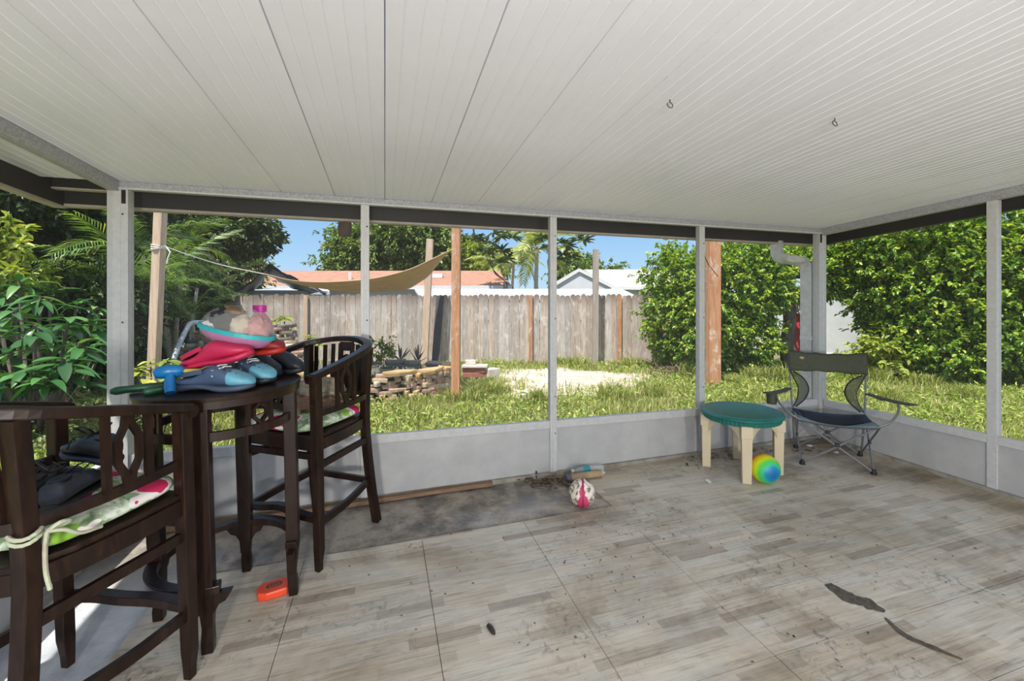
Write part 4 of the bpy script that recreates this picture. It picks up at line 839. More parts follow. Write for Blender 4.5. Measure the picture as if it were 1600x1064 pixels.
#NEXT3
# ------------------------------------------------------------------ bar table
def ring(r, z, a0, a1, n=24): return [Vector((r*math.cos(a0+(a1-a0)*i/n), r*math.sin(a0+(a1-a0)*i/n), z)) for i in range(n+1)]
TX, TY = -.76, 2.51
tbl = thing('bar_table', 'tall round dark wood bar table piled with shoes', 'table', floor_mat(TX, TY, 0))
TTOP = 1.140
b = MB(); b.lathe([(.0, TTOP-.054), (.345, TTOP-.054), (.3455, TTOP-.022), (.351, TTOP-.020), (.353, TTOP-.004), (.349, TTOP), (.0, TTOP)], 96); b.build('tabletop', M['darkwood'], tbl, smooth=True)
for k, q in enumerate((180, 90, 0, -88)):
    q = math.radians(q); c, s = math.cos(q), math.sin(q); r0 = .302
    b = MB(); up = (c, s, 0)
    pts = [(r0-.003, 0), (r0-.004, .05), (r0-.010, .11), (r0-.004, .24), (r0, .40), (r0, TTOP-.054)]
    b.sweep([(r*c, r*s, z) for r, z in pts], .062, .058, up=up, ws=[.72, .78, .70, .95, 1, 1]); b.build('leg', M['darkwood'], tbl, bevel=.004)
    for sd in (-1, 1):
        t = Vector((-s*sd, c*sd, 0)); p0 = Vector((r0*c, r0*s, 0))
        o_ = [p0+t*.028+Vector((0, 0, .265)), p0+t*.10+Vector((0, 0, .265)), p0+t*.075+Vector((0, 0, .225)), p0+t*.05+Vector((0, 0, .215)), p0+t*.028+Vector((0, 0, .175))]
        w = Vector((c, s, 0))*.016; b = MB(); b.add([p+w for p in o_]+[p-w for p in o_], [(0, 1, 2, 3, 4), (9, 8, 7, 6, 5)]+[(i, (i+1) % 5, 5+(i+1) % 5, 5+i) for i in range(5)])
        b.build('bracket', M['darkwood'], tbl)
MB().sweep(ring(.302, .283, math.radians(-10), math.radians(282), 60), .055, .036).build('foot_ring', M['darkwood'], tbl, bevel=.004)
MB().sweep(ring(.300, .955, 0, 2*math.pi, 56)[:-1], .022, .042, closed=True).build('upper_ring', M['darkwood'], tbl, bevel=.002)
def fret(b, cx, z0, z1, w, th, place):
    """two-lobed diamond fret between z0 and z1, drawn in a local plane by place(u, z)"""
    zm = (z0+z1)/2; h = (z1-z0); hw = w/2
    for sd in (-1, 1):
        P = [(sd*hw*.18, z0), (sd*hw*.35, z0+h*.16), (sd*hw, zm-h*.16), (sd*hw, zm+h*.16), (sd*hw*.35, z1-h*.16), (sd*hw*.18, z1)]
        b.sweep([place(cx+u, z) for u, z in P], th, w*.30, up=(place(cx+1, 0)-place(cx, 0)))
for q in (-44, 46, 135, 226):
    q = math.radians(q)
    pl_ = lambda u, z, q=q: Vector((.300*math.cos(q+u/.3), .300*math.sin(q+u/.3), z))
    for du in (-.055, .055): MB().sweep([pl_(du, .975), pl_(du, TTOP-.054)], .016, .018, up=pl_(1e-3, 0)-pl_(0, 0)).build('spindle', M['darkwood'], tbl)
    b = MB(); fret(b, 0, .972, TTOP-.052, .062, .014, pl_); b.build('fret', M['darkwood'], tbl)

# ------------------------------------------------------------------ barrel-back bar chairs
def bar_chair(cx, cy, d, label):
    r = thing('bar_chair', label, 'chair', floor_mat(cx, cy, math.atan2(-d[0], d[1])), 'dark wood bar chairs around the tall table')
    W = M['darkwood']; SH = .755
    for sx in (-1, 1):
        MB().sweep([(sx*.288, .250, 0), (sx*.288, .250, .05), (sx*.292, .248, .12), (sx*.292, .246, .62), (sx*.292, .246, 1.11)], .050, .050, up=(0, 1, 0), ws=[.66, .72, .9, 1, 1]).build('front_leg', W, r, bevel=.004)
        MB().sweep([(p.x, p.y, p.z) for p in smooth_path([(sx*.262, -.315, 0), (sx*.248, -.275, .30), (sx*.240, -.240, .70), (sx*.246, -.250, 1.0), (sx*.258, -.268, 1.225)], 4)], .052, .046, up=(0, 1, 0)).build('back_leg', W, r, bevel=.004)
    U = smooth_path([(.292, .275, 1.115), (.310, .15, 1.145), (.318, .0, 1.18), (.300, -.16, 1.215), (.258, -.262, 1.24), (.13, -.345, 1.262), (0, -.37, 1.268), (-.13, -.345, 1.262), (-.258, -.262, 1.24), (-.300, -.16, 1.215), (-.318, .0, 1.18), (-.310, .15, 1.145), (-.292, .275, 1.115)], 5)
    tr_ = MB().sweep(U, .058, .036).build('top_rail', W, r, bevel=.006)
    for sx in (-1, 1): MB().tube([(sx*.292-.03, .272, 1.103), (sx*.292+.03, .272, 1.103)], .026, 12).build('arm_scroll', W, tr_, smooth=True)
    MR = smooth_path([(.290, .235, .90), (.296, .05, .90), (.285, -.10, .90), (.243, -.243, .90), (.12, -.315, .90), (0, -.33, .90), (-.12, -.315, .90), (-.243, -.243, .90), (-.285, -.10, .90), (-.296, .05, .90), (-.290, .235, .90)], 5)
    MB().sweep(MR, .024, .036).build('mid_rail', W, r, bevel=.002)
    out = [(-.30, .262), (.30, .262), (.292, .05), (.27, -.13), (.215, -.25), (.10, -.30), (-.10, -.30), (-.215, -.25), (-.27, -.13), (-.292, .05)]
    b = MB(); b.prism(out, SH, SH+.022); b.build('seat', W, r, bevel=.006)
    b = MB(); b.sweep(smooth_path([(.292, .236, SH-.032), (.288, .05, SH-.032), (.262, -.13, SH-.032), (.205, -.24, SH-.032), (0, -.29, SH-.032), (-.205, -.24, SH-.032), (-.262, -.13, SH-.032), (-.288, .05, SH-.032), (-.292, .236, SH-.032)], 4), .026, .066)
    b.build('seat_rail', W, r, bevel=.002)
    MB().sweep([(-.29, .246, SH-.032), (.29, .246, SH-.032)], .026, .066).build('seat_rail', W, r, bevel=.002)
    # back slats, following the curve
    n = 9
    for i in range(n):
        a = (i-(n-1)/2)/((n-1)/2)*.82; x0 = .205*a/.82; y0 = -.33+.075*a*a*1.2; x1 = .215*a/.82; y1 = -.365+.085*a*a*1.2
        if abs(i-(n-1)/2) < 1:
            b = MB(); pl_ = lambda u, z: Vector((u, -.33-.1*(z-.90), z))
            b.sweep([pl_(-.045, .905), pl_(-.045, 1.245)], .016, .022, up=(1, 0, 0)); b.sweep([pl_(.045, .905), pl_(.045, 1.245)], .016, .022, up=(1, 0, 0)); b.sweep([pl_(0, 1.18), pl_(0, 1.245)], .014, .08, up=(1, 0, 0))
            for zz in (1.05, 1.12): b.tube([pl_(.028*math.cos(q), zz+.03*math.sin(q)) for q in np.linspace(0, 6.283, 15)[:-1]], .009, 6, closed=True)
            b.sweep([pl_(0, .905), pl_(0, 1.03)], .014, .06, up=(1, 0, 0)); b.build('carved_splat', W, r)
        else: MB().sweep([(x0, y0, .905), (x1, y1, 1.235-.03*a*a)], .014, .026, up=(1, 0, 0)).build('slat', W, r)
    for sx in (-1, 1):
        pl_ = lambda u, z, sx=sx: Vector((sx*(.294+.012*math.sin((u+.25)*6)), u, z)); top = lambda u: 1.165-.22*u
        for u in (-.06, .09): MB().sweep([pl_(u, .912), pl_(u, top(u))], .016, .024, up=(0, 1, 0)).build('spindle', W, r)
        b = MB(); fret(b, .015, .912, top(.015), .075, .014, pl_); b.build('fret', W, r)
        MB().sweep([(sx*.290, .235, .60), (sx*.250, -.245, .60)], .022, .040).build('stretcher', W, r, bevel=.002)
        MB().sweep(smooth_path([(sx*.290, .235, .27), (sx*.285, 0, .285), (sx*.246, -.262, .31)], 4), .024, .044).build('stretcher', W, r, bevel=.002)
    MB().sweep([(-.29, .246, .655), (.29, .246, .655)], .022, .036).build('stretcher', W, r, bevel=.002)
    MB().sweep(smooth_path([(-.29, .25, .30), (-.15, .255, .312), (0, .235, .325), (.15, .255, .312), (.29, .25, .30)], 4), .046, .036).build('foot_rail', W, r, bevel=.003)
    MB().sweep([(-.248, -.262, .31), (.248, -.262, .31)], .024, .04).build('stretcher', W, r, bevel=.002)
    pl_ = lambda u, z: Vector((u, .246, z))
    b = MB(); fret(b, 0, .672, SH-.064, .06, .014, pl_); b.sweep([pl_(-.05, .672), pl_(-.05, SH-.06)], .014, .018, up=(1, 0, 0)); b.sweep([pl_(.05, .672), pl_(.05, SH-.06)], .014, .018, up=(1, 0, 0)); b.build('fret', W, r)
    return r
def nrm(x, y): k = math.hypot(x, y); return (x/k, y/k)
D1 = nrm(.39, .92); D2 = nrm(-.583, -.812); C1 = (-1.135, 1.965); C2 = (-.45, 3.045)
ch1 = bar_chair(*C1, D1, 'dark wood barrel bar chair nearest the camera, black shoes on it')
ch2 = bar_chair(*C2, D2, 'dark wood barrel bar chair by the screen wall holding crumpled clothes')

# floral cushions
def floral():
    t = NT('floral_fabric'); co = t.coord('Object'); nz = t.noise(co, 6, 3); w = t.new('ShaderNodeVectorMath', operation='ADD'); t.link(co, w.inputs[0])
    sc = t.new('ShaderNodeTexNoise'); sc.inputs['Scale'].default_value = 9; t.link(co, sc.inputs['Vector']); m_ = t.new('ShaderNodeVectorMath', operation='SCALE'); m_.inputs['Scale'].default_value = .10; t.link(sc.outputs['Color'], m_.inputs[0]); t.link(m_.outputs[0], w.inputs[1])
    def vor(scale):
        v = t.new('ShaderNodeTexVoronoi'); v.inputs['Scale'].default_value = scale; t.link(w.outputs[0], v.inputs['Vector']); s = t.new('ShaderNodeSeparateColor'); t.link(v.outputs['Color'], s.inputs[0]); return v.outputs['Distance'], s
    c = t.ramp(t.noise(w.outputs[0], 14, 3, .6, 1.5), [(.35, (.16, .26, .10)), (.48, (.40, .50, .32)), (.60, (.68, .72, .60))])
    d1, s1 = vor(9); c = t.mix(t.math('MULTIPLY', t.math('LESS_THAN', d1, .40), t.math('GREATER_THAN', s1.outputs[1], .62)), c, (.22, .42, .04))
    d2, s2 = vor(5.6); k = t.math('GREATER_THAN', s2.outputs[2], .40)
    c = t.mix(t.math('MULTIPLY', t.math('LESS_THAN', d2, .46), k), c, (.82, .76, .72)); c = t.mix(t.math('MULTIPLY', t.math('LESS_THAN', d2, .38), k), c, (.62, .015, .10)); c = t.mix(t.math('MULTIPLY', t.math('LESS_THAN', d2, .10), k), c, (.85, .45, .05))
    t.col(c); t.rough(.85); t.bump(t.noise(co, 14, 3), .25, .01); return t.m
M['floral'] = floral()
def cushion(M4, label, rx, ry, h):
    r = thing('seat_cushion', label, 'cushion', M4)
    def f(u, v):
        q = u*2*math.pi; t = (v-.5)*math.pi; e = .45; cq, sq = math.cos(q), math.sin(q); ct = abs(math.cos(t))**.55 if v not in (0, 1) else 0
        x = rx*math.copysign(abs(cq)**e, cq)*ct; y = ry*math.copysign(abs(sq)**e, sq)*ct; z = h/2*math.copysign(abs(math.sin(t))**.8, math.sin(t))
        return Vector((x, y, z+h/2+.012*mnoise.noise(Vector((x*7, y*7, z*9)))*(v > .3)))
    MB().surf(f, 48, 18, cu=True).build('pillow', M['floral'], r, smooth=True); return r
cu1 = cushion(ch1.matrix_world @ Matrix.Translation((0, .035, .777)), 'floral cushion tied to the near bar chair under black shoes', .272, .262, .075)
cu2 = cushion(ch2.matrix_world @ Matrix.Translation((0, .03, .777)), 'floral cushion on the far bar chair under crumpled clothes', .272, .262, .08)
M['tie'] = plain('pale_tie_string', (.46, .52, .36), .9, 0, (.36, .30, .22), 25)
MW = ch1.matrix_world; lp = Vector((.244, -.243, .86))           # round the rear right leg
b = MB()
for z in (.0, .016): b.tube([lp+Vector((.036*math.cos(q), .033*math.sin(q), z+.006*math.sin(2*q))) for q in np.linspace(0, 6.283, 17)[:-1]], .006, 6, closed=True)
k0 = lp+Vector((.040, .026, .01))
b.tube(smooth_path([k0, k0+Vector((.012, -.015, -.04)), k0+Vector((.015, -.018, -.11)), k0+Vector((.016, -.010, -.17))], 5), .006, 6)
b.tube(smooth_path([k0, k0+Vector((.02, .03, -.01)), k0+Vector((.02, .075, -.045)), k0+Vector((.015, .14, -.06))], 5), .006, 6)
b.tube(smooth_path([k0, k0+Vector((.02, .02, .018)), k0+Vector((.012, .05, .006)), k0], 5), .006, 6)
o = b.build('cushion_tie', M['tie'], cu1); o.matrix_parent_inverse = Matrix.Identity(4); o.matrix_local = cu1.matrix_world.inverted() @ MW

# ------------------------------------------------------------------ shoes
def shoe_body(b, L, sec, n=20, z0=0.0):
    """sec: list of (t, half width, z bottom, z top)"""
    P = [Vector(q) for q in smooth_path([(t, w, zb) for t, w, zb, zt in sec], 4)]; Z = [q.z for q in smooth_path([(t, w, zt) for t, w, zb, zt in sec], 4)]
    vs_ = []; fs_ = []
    for p, zt in zip(P, Z):
        for k in range(n):
            q = 2*math.pi*k/n; c, s = math.cos(q), math.sin(q); e = .75
            vs_.append((p.x*L, p.y*math.copysign(abs(c)**e, c), (p.z+zt)/2+(zt-p.z)/2*math.copysign(abs(s)**e, s)))
    m = len(P)
    for i in range(m-1):
        for k in range(n): fs_.append((i*n+k, i*n+(k+1) % n, (i+1)*n+(k+1) % n, (i+1)*n+k))
    fs_ += [tuple(range(n-1, -1, -1)), tuple((m-1)*n+k for k in range(n))]
    return b.add(vs_, fs_)
def frame(p, ax, up=(0, 0, 1)):
    x = Vector(ax).normalized(); up = Vector(up); y = up.cross(x).normalized(); z = x.cross(y)
    return Matrix(((x.x, y.x, z.x, p[0]), (x.y, y.y, z.y, p[1]), (x.z, y.z, z.z, p[2]), (0, 0, 0, 1)))
def clog(M4, label, mu, ms, mtoe=None, L=.30, group=None, lace=None):
    """x towards the toe, heel at the origin"""
    r = thing('clog', label, 'shoe', M4, group); h = L/.30
    sole = shoe_body(MB(), L, [(.0, .030*h, .002, .045), (.06, .042*h, 0, .040), (.28, .040*h, .012, .042), (.42, .044*h, .010, .040), (.62, .056*h, 0, .034), (.82, .054*h, .002, .036), (.95, .036*h, .010, .040), (1.0, .014*h, .020, .038)]).build('sole', ms, r, smooth=True)
    # body rising from a low heel opening to the instep
    shoe_body(MB(), L, [(.01, .026*h, .03, .055), (.08, .040*h, .03, .062), (.25, .040*h, .03, .075), (.38, .043*h, .03, .105), (.50, .048*h, .03, .122), (.62, .053*h, .03, .112), (.78, .052*h, .03, .088), (.92, .040*h, .032, .068), (.985, .018*h, .034, .050)]).build('upper', mu, r, smooth=True)
    b = MB(); vs_ = []; n = 20; T = Matrix.Translation((.215*L, 0, .083)) @ Matrix.Rotation(-.33, 4, 'Y')
    b.lathe([(.0, -.012), (.8, -.008), (1, 0), (.92, .006), (.0, .004)], n, T @ Matrix.Diagonal((.175*L, .036*h, 1, 1))); b.build('foot_opening', M['black'], r, smooth=True)
    if mtoe:
        shoe_body(MB(), L, [(.72, .0545*h, .028, .099), (.80, .0535*h, .028, .0880), (.92, .0425*h, .030, .0715), (.99, .022*h, .032, .054), (1.006, .008*h, .034, .046)]).build('toe_cap', mtoe, r, smooth=True)
    # heel strap
    b = MB(); b.sweep([(L*(.40-.40*math.cos(a)*1.0)+.0, .050*h*math.sin(a), .10-.02*abs(math.cos(a))) for a in np.linspace(-math.pi*.42, math.pi*.42, 15)][0:0] or [(L*.42*(1-math.cos(a))+.004, .049*h*math.sin(a)*1.0, .072+.030*(1-math.cos(a))) for a in np.linspace(-math.pi*.48, math.pi*.48, 17)], .006, .020)
    b.build('heel_strap', mu, r)
    hb = MB()
    for i in range(4):
        for sy in (-1, 1): hb.ball((L*(.66+.07*i), sy*(.030-.004*i)*h, .104-.010*i), (.006, .006, .004), 8, 5)
    if mtoe: hb.build('vent_hole', M['black'], r)
    if lace:
        b = MB(); b.sweep([(L*.50, -.040*h, .104), (L*.56, -.012, .122), (L*.60, .012, .121), (L*.55, .040*h, .108)], .010, .004); b.sweep([(L*.54, -.046*h, .090), (L*.63, -.016, .116), (L*.67, .012, .112)], .009, .004); b.sweep([(L*.545, -.049*h, .075), (L*.535, -.042*h, .104)], .008, .004, up=(0, -1, 0)); b.sweep([(L*.62, -.048*h, .080), (L*.60, -.030*h, .112)], .008, .004, up=(0, -1, 0))
        b.build('lace', lace, r)
    return r
M['cl_navy'] = plain('navy_rubber', (.060, .095, .16), .5, 0, (.045, .075, .13), 8); M['cl_sole'] = plain('dark_slate_rubber', (.055, .075, .12), .6); M['cl_toe'] = plain('sky_blue_rubber', (.13, .38, .50), .45); M['cl_black'] = plain('black_rubber', (.014, .017, .022), .5); M['cl_pink'] = plain('crimson_rubber', (.52, .018, .075), .45); M['cl_red'] = plain('dark_red_rubber', (.40, .022, .014), .5); M['cl_dred'] = plain('maroon_rubber', (.26, .016, .018), .5); M['whitefab'] = plain('white_lace', (.72, .72, .70), .8)
tz = CZ-(604-HOR)/FPX*1.98
NR = Vector((-.019, -.02, 1)).normalized()
def onT(R, F, dz=0):                       # a point on the tilted table top, from yard axes
    p = yd(R, F); T0 = tbl.matrix_world @ Vector((0, 0, TTOP)); p.z = T0.z-(NR.x*(p.x-T0.x)+NR.y*(p.y-T0.y))/NR.z+dz; return p
def rax(a, z=0): return Vector((C*math.cos(a)+S*math.sin(a), -S*math.cos(a)+C*math.sin(a), z))   # horizontal direction, angle from the yard's R axis
clog(frame(onT(-1.535, 1.985), rax(.04, -.0), NR), 'navy clog with sky-blue toe cap and white strips, front of table', M['cl_navy'], M['cl_sole'], M['cl_toe'], .335, lace=M['whitefab'])
clog(frame(onT(-1.479, 2.224), rax(-.34), NR), 'second navy clog with sky-blue toe, behind the front one', M['cl_navy'], M['cl_black'], M['cl_toe'], .32, lace=M['whitefab'])
clog(frame(onT(-1.51, 2.385), rax(-.35), NR), 'black clog resting between the navy pair and table edge', M['cl_black'], M['cl_black'], None, .29)
clog(frame(onT(-1.42, 2.485), rax(-.35), NR), 'farthest black clog at the right edge of the table top', M['cl_black'], M['cl_black'], None, .27)
clog(frame(onT(-1.566, 2.06, .068), rax(.06, .24), (-.24, 0, 1)), 'bright crimson clog lying on top of the navy clogs', M['cl_pink'], M['cl_pink'], None, .33)
clog(frame(onT(-1.484, 2.27, .128), rax(-.16, .02), NR), 'dark red clog under the right end of the clear bag', M['cl_dred'], M['cl_red'], None, .31)

# clear domed bag with a teal zip
M['clearv'] = seethrough('cloudy_clear_vinyl', (.80, .78, .72), .18, .2); M['bagpink'] = plain('pink_purple_vinyl', (.50, .20, .34), .35, 0, (.36, .16, .34), 5); M['teal'] = plain('teal_zip', (.02, .40, .42), .45)
bagM = frame(onT(-1.385, 2.17, .262), rax(.05, -.23), (.2, -.05, 1)); bag = thing('dome_bag', 'clear domed vinyl bag with teal zip on top of the shoe pile', 'bag', bagM)
MB().ball((0, 0, 0), (.175, .125, .125), 36, 10, z0=0).build('clear_dome', M['clearv'], bag, smooth=True)
MB().ball((0, 0, 0), (.175, .125, .085), 36, 10, z1=0, fn=lambda d: 1+.06*mnoise.noise(d*3)).build('pink_base', M['bagpink'], bag, smooth=True)
MB().sweep([(.177*math.cos(q), .127*math.sin(q), .0) for q in np.linspace(0, 6.283, 41)[:-1]], .012, .020, closed=True).build('zip', M['teal'], bag)
def lump(name, m, parent, c, r, seed, amt=.35):
    return MB().ball(c, r, 24, 14, fn=lambda d: 1+amt*mnoise.noise(d*2.2+Vector((seed, seed, 0)))+.5*amt*mnoise.noise(d*5+Vector((seed, 0, 0)))).build(name, m, parent, smooth=True)
lump('black_pouch', M['blackfab'], bag, (-.055, -.045, .050), (.062, .05, .058), 3.1); lump('brown_tuft', plain('brown_fur', (.16, .09, .04), .9), bag, (-.02, -.035, .100), (.055, .035, .022), 5.2); lump('pink_cloth', plain('dusty_pink_cloth', (.52, .22, .22), .8), bag, (.095, -.01, .035), (.055, .06, .058), 7.7); lump('beige_cloth', plain('beige_cloth', (.50, .40, .30), .85), bag, (.035, -.04, .03), (.05, .055, .055), 9.4)
lump('white_tissue', M['whitefab'], bag, (-.095, -.065, .015), (.035, .02, .018), 2.2)

# pink bottle behind the bag
M['pinkb'] = seethrough('pink_bottle_plastic', (.78, .30, .42), .72, .2); M['cap'] = plain('magenta_cap', (.62, .02, .34), .4)
pb_ = thing('pink_bottle', 'large ribbed pink bottle with magenta cap behind the clear bag', 'bottle', frame(onT(-1.42, 2.425), rax(0), NR) @ Matrix.Scale(1.05, 4))
MB().lathe([(.0, 0), (.062, .003), (.066, .02), (.066, .10), (.062, .106), (.066, .112), (.066, .15), (.062, .156), (.066, .162), (.066, .20), (.062, .206), (.066, .212), (.064, .255), (.050, .292), (.030, .318), (.024, .325), (.024, .335), (.0, .335)], 28).build('bottle_body', M['pinkb'], pb_, smooth=True)
MB().lathe([(.0, .332), (.031, .332), (.032, .336), (.032, .364), (.030, .368), (.0, .368)], 28, wob=lambda i, k: 1+.03*(k % 2)).build('cap', M['cap'], pb_)

# garden shears and toy hammer
M['dgreen'] = plain('dark_green_grip', (.010, .085, .035), .4, 0, (.008, .06, .026), 8)
gs = thing('hedge_shears', 'hedge shears with two dark green grips overhanging the table', 'shears', onT(-1.60, 2.0, .0))
def rel(o, pts): return [Vector(p)-o.location for p in pts]
gA = [onT(-1.79, 1.915, .016), onT(-1.70, 1.965, .022), onT(-1.60, 2.02, .024)]; gB = [onT(-1.63, 1.90, .015), onT(-1.575, 1.96, .022), onT(-1.48, 2.06, .028)]
for g in (gA, gB):
    P = smooth_path(rel(gs, g), 6); MB().tube(P, .018, 12, radii=[.011]+[.0185]*2+[.017]*(len(P)-5)+[.015]*2).build('grip', M['dgreen'], gs, smooth=True)
MB().tube(smooth_path(rel(gs, [gA[2], onT(-1.53, 2.06, .022), onT(-1.44, 2.12, .018)]), 4), .0095, 8).build('shaft', M['black'], gs)
MB().tube(smooth_path(rel(gs, [gB[2], onT(-1.45, 2.10, .022), onT(-1.42, 2.13, .018)]), 4), .0095, 8).build('shaft', M['black'], gs)
b = MB(); b.sweep(rel(gs, [onT(-1.43, 2.12, .010), onT(-1.36, 2.17, .010), onT(-1.27, 2.24, .010)]), .035, .008, ws=[.7, 1, .2]); b.build('blade', M['steel'], gs)
M['tblue'] = plain('blue_plastic', (.006, .16, .42), .3); M['tyel'] = plain('yellow_plastic', (.62, .46, .05), .4)
hm = thing('toy_hammer', 'blue plastic toy hammer with a yellow handle on the table', 'toy', onT(-1.545, 1.93))
c0 = onT(-1.545, 1.945, .098)
MB().tube(rel(hm, [onT(-1.60, 1.92, .088), onT(-1.585, 1.93, .094), onT(-1.555, 1.945, .10), onT(-1.515, 1.965, .098), onT(-1.505, 1.97, .096)]), .026, 16, radii=[.018, .028, .031, .025, .015]).build('hammer_head', M['tblue'], hm, smooth=True)
MB().tube(rel(hm, [c0, onT(-1.538, 1.93, .075), onT(-1.518, 1.905, .035), onT(-1.508, 1.895, .012)]), .02, 14, radii=[.019, .019, .022, .020]).build('hammer_claw', M['tblue'], hm, smooth=True)
MB().tube(rel(hm, [onT(-1.52, 1.965, .096), onT(-1.45, 2.0, .090), onT(-1.40, 2.02, .085)]), .011, 10).build('handle', M['tyel'], hm, smooth=True)

# black shoes heaped on the near chair
M['shoeblk'] = plain('black_leather', (.016, .017, .020), .42, 0, (.010, .011, .013), 20); M['shoenavy'] = plain('charcoal_mesh_fabric', (.045, .052, .070), .7, 0, (.03, .035, .048), 60)
def sneaker(M4, label, mu, ms, L=.30):
    r = thing('sneaker', label, 'shoe', M4)
    shoe_body(MB(), L, [(.0, .028, .0, .036), (.08, .040, 0, .034), (.35, .040, 0, .030), (.62, .054, 0, .028), (.82, .052, .002, .030), (.95, .034, .010, .034), (1.0, .012, .018, .032)]).build('sole', ms, r, smooth=True)
    shoe_body(MB(), L, [(.01, .026, .025, .085), (.06, .036, .025, .102), (.20, .038, .025, .098), (.36, .040, .025, .100), (.50, .046, .025, .094), (.66, .050, .025, .074), (.82, .048, .025, .060), (.94, .034, .026, .050), (.985, .014, .030, .042)]).build('upper', mu, r, smooth=True)
    MB().lathe([(.0, -.01), (.8, -.006), (1, 0), (.9, .006), (.0, .002)], 18, Matrix.Translation((.20*L, 0, .099)) @ Matrix.Diagonal((.155*L, .030, 1, 1))).build('foot_opening', M['black'], r, smooth=True)
    b = MB()
    for i in range(5): x = L*(.40+.07*i); z = .101-.009*i; b.tube(smooth_path([(x, -.028, z-.008), (x+.008, 0, z+.004), (x, .028, z-.008)], 4), .0035, 5)
    b.tube(smooth_path([(L*.40, 0, .105), (L*.38, .03, .135), (L*.44, .05, .14), (L*.46, .02, .11), (L*.40, 0, .107)], 5), .003, 5); b.tube(smooth_path([(L*.40, 0, .105), (L*.36, -.03, .13), (L*.42, -.055, .13), (L*.45, -.03, .105), (L*.40, 0, .106)], 5), .003, 5); b.tube(smooth_path([(L*.41, .0, .104), (L*.5, .05, .10), (L*.52, .07, .06)], 4), .003, 5)
    b.build('lace', M['black'], r); return r
def on1(x, y, z, ax, up=(0, 0, 1)): return MW @ frame((x, y, z), ax, up)
sneaker(on1(.13, -.10, .848, (-.5, 1, .0)), 'charcoal grey sneaker nearest on the cushion of near chair', M['shoenavy'], M['shoeblk'])
sneaker(on1(.03, -.12, .852, (-.25, 1, .0)), 'black lace-up shoe in the middle of the near chair', M['shoeblk'], M['black'])
sneaker(on1(-.09, -.11, .852, (-.1, 1, .0)), 'black lace-up shoe farthest across the near chair cushion', M['shoeblk'], M['black'])
sneaker(on1(.15, .10, .942, (-1, .25, .02)), 'black shoe lying across the top of the shoe heap', M['shoeblk'], M['shoeblk'])

# crumpled clothes on the far chair
def cloth_heap(M4, label, m, r, seed):
    t = thing('garment', label, 'clothes', M4)
    def g(d):
        p = d*1.6+Vector((seed, seed*2, 0)); return 1+.30*mnoise.noise(p)+.22*abs(mnoise.noise(p*2.6))+.12*abs(mnoise.noise(p*6))
    MB().ball((0, 0, r[2]*.75), r, 56, 32, fn=g).build('crumpled_cloth', m, t, smooth=True)
M2 = ch2.matrix_world
cloth_heap(M2 @ Matrix.Translation((.05, -.03, .845)), 'crumpled dusty tan garment lying lowest on the far chair cushion', plain('tan_pink_cloth', (.34, .20, .15), .9, 0, (.26, .15, .11), 6), (.17, .16, .055), 1.3)
cloth_heap(M2 @ Matrix.Translation((.0, -.10, .925)), 'crumpled khaki garment heaped on top of the tan one', plain('khaki_cloth', (.44, .38, .29), .9, 0, (.32, .27, .2), 6), (.155, .12, .065), 4.7)
#NEXT4
# ------------------------------------------------------------------ play table
kt = thing('play_table', 'round green-topped plastic play table on four tan legs', 'table', floor_mat(3.024, 3.067, math.radians(-127)))
KH = .535
b = MB(); b.lathe([(.0, KH-.075), (.300, KH-.075), (.306, KH-.070), (.312, KH-.030)], 120, wob=lambda i, k: 1+(.008 if k % 2 else -.008)*(i >= 1 and i <= 3)); b.build('ribbed_skirt', M['green_plastic'], kt)
MB().lathe([(.0, KH-.032), (.322, KH-.032), (.330, KH-.026), (.330, KH-.016), (.320, KH-.006), (.300, KH), (.292, KH-.002), (.0, KH-.002)], 64).build('lid', M['green_plastic'], kt, smooth=True)
for k in range(4):
    T = Matrix.Rotation(k*math.pi/2, 4, 'Z'); b = MB(); r0 = .283
    b.add([(r0+a*q, s*w, z) for z, q, w in ((0, .034, .034), (KH-.16, .038, .040)) for a, s in ((-1, -1), (1, -1), (1, 1), (-1, 1))], [(3, 2, 1, 0), (4, 5, 6, 7), (0, 1, 5, 4), (1, 2, 6, 5), (2, 3, 7, 6), (3, 0, 4, 7)], T)
    b.box((r0+.004, 0, KH-.112), (.088, .088, .098), T)
    o = b.build('leg', M['tan_plastic'], kt, bevel=.005)
    for sd in (-1, 1):                                      # arched web to either side
        g = MB(); pts = [(-.02, 0), (-.02, -.20), (.0, -.20)]+[(.17*(1-math.cos(a)), -.20+.18*math.sin(a)) for a in np.linspace(.12, math.pi/2, 7)]+[(.17, 0)]
        T2 = T @ Matrix.Translation((r0-.012, sd*.030, KH-.075)) @ Matrix.Rotation(sd*math.radians(135), 4, 'Z')
        g.add([(x, y, z) for y in (-.006, .006) for x, z in pts], [tuple(range(len(pts))), tuple(range(2*len(pts)-1, len(pts)-1, -1))]+[(i, (i+1) % len(pts), len(pts)+(i+1) % len(pts), len(pts)+i) for i in range(len(pts))], T2); g.build('leg_web', M['tan_plastic'], o)

